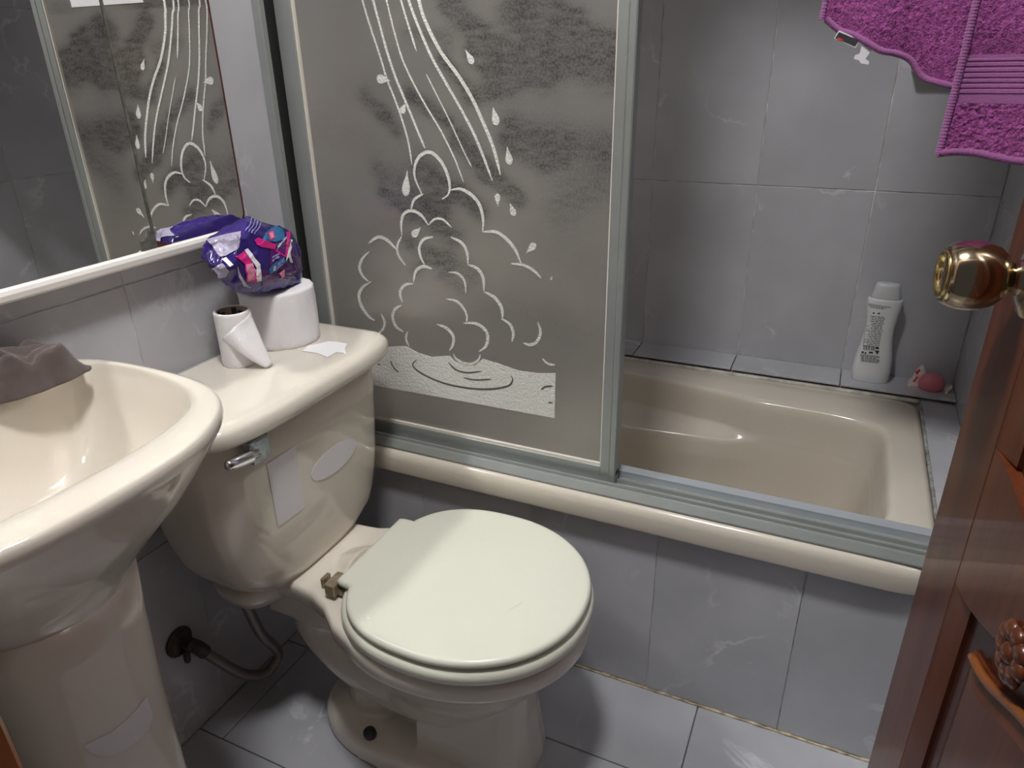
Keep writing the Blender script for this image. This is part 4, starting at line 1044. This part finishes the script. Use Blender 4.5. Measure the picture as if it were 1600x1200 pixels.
def panel(z0, z1, h0, h1):
    a, b = IN, DW-IN; P = curve(a, b, z0, h0, 30) + curve(a, b, z1, h1, 30)[::-1]
    cx = (a+b)/2; cz_ = (z0+z1)/2
    def rg(k, y): return [Vector((cx+(x-cx)*(1-k/((b-a)/2)), y, cz_+(z-cz_)*(1-k/((z1-z0)/2)))) for x, z in P]
    bm = bmesh.new(); add_loft(bm, [rg(0, -.0105), rg(0, -.007), rg(.018, -.001), rg(.020, -.001)], True, True); dobj('raised_panel', bm, MT['wood'])
    return rg
for (z0, z1, h0, h1, r0, r1, k0, k1) in ((.205, .684, 0, .045, .15, .708, 0, .05), (.875, 1.83, -.045, 0, .85, 1.88, -.05, 0)):
    panel(z0, z1, h0, h1)
    for a, b, e in ((SW, IN-.026, 1), (DW-SW, DW-IN+.026, 1)):       # flat moulding strips beside the groove
        bm = bmesh.new(); prism(bm, [Vector((a, 0, r0)), Vector((a, -.0105, r0)), Vector((b, -.0105, r0)), Vector((b, -.006, r0))], Vector((0, 0, r1-r0)))
        dobj('moulding', bm, MT['wood'])
    for zz, hh in ((z0, h0), (z1, h1)):
        bm = bmesh.new(); add_tube(bm, [Vector((x, -.0025, z)) for x, z in curve(IN+.010, DW-IN-.010, zz, hh)], .0042, 8); dobj('lit_panel_edge', bm, MT['wood_edge'], True)  # lighter orange paints in the light caught along the panel edge
# carved rosette above the arch
bm = bmesh.new(); cx, rz = .222, .748
for k in range(9):
    t = 2*math.pi*k/9
    add_lathe(bm, [(.001, 0), (.008, .002), (.010, .005), (.006, .008), (.001, .009)], Vector((cx+.016*math.cos(t), -.002, rz+.016*math.sin(t))), (0, 1, 0), 10)
add_lathe(bm, [(.010, 0), (.010, .006), (.005, .010), (.001, .011)], Vector((cx, -.002, rz)), (0, 1, 0), 14)
dobj('carved_rosette', bm, MT['wood'], True)
# knob set
kc = Vector((.062, -.0055, .989))
def klathe(name, prof, m, base=kc, ax=(0, 1, 0), parent=dr):
    bm = bmesh.new(); add_lathe(bm, prof, base, ax, 40); return dobj(name, bm, m, True, parent)
klathe('rosette', [(.034, .0), (.034, .003), (.031, .007), (.020, .010), (.016, .011)], MT['nickel'])
klathe('knob', [(.0145, .008), (.0145, .015), (.0115, .019), (.0130, .021), (.018, .0245), (.0240, .031), (.0275, .040), (.0285, .048), (.0275, .057), (.0248, .064), (.0225, .0675), (.0205, .068), (.0205, .066)], MT['nickel'])
klathe('key_cylinder', [(.0204, .0657), (.0195, .0695), (.0180, .0700), (.0160, .067), (.0120, .0635), (.0115, .0635)], MT['brass'])
bm = bmesh.new(); add_box(bm, kc.x-.0045, kc.x+.0045, .0560, .0585, kc.z-.0012, kc.z+.0012); dobj('keyhole', bm, MT['gap'])
klathe('rosette', [(.034, -TH), (.031, -TH-.007), (.016, -TH-.011)], MT['nickel'])
klathe('knob', [(.0125, -TH-.010), (.0115, -TH-.026), (.0235, -TH-.041), (.0275, -TH-.058), (.0232, -TH-.074), (.0185, -TH-.0785)], MT['nickel'])
bm = bmesh.new(); add_box(bm, -.0012, .001, -TH/2-.012, -TH/2+.012, .965, 1.02, .0005); add_box(bm, -.012, 0, -TH/2-.006, -TH/2+.006, .984, 1.000, .002); dobj('latch', bm, MT['brass'])
for z in (.25, 1.0, 1.75):
    bm = bmesh.new(); add_lathe(bm, [(.006, 0), (.006, .09)], Vector((DW+.004, -.004, z)), (0, 0, 1), 12); dobj('door_hinge', bm, MT['brass'], True)
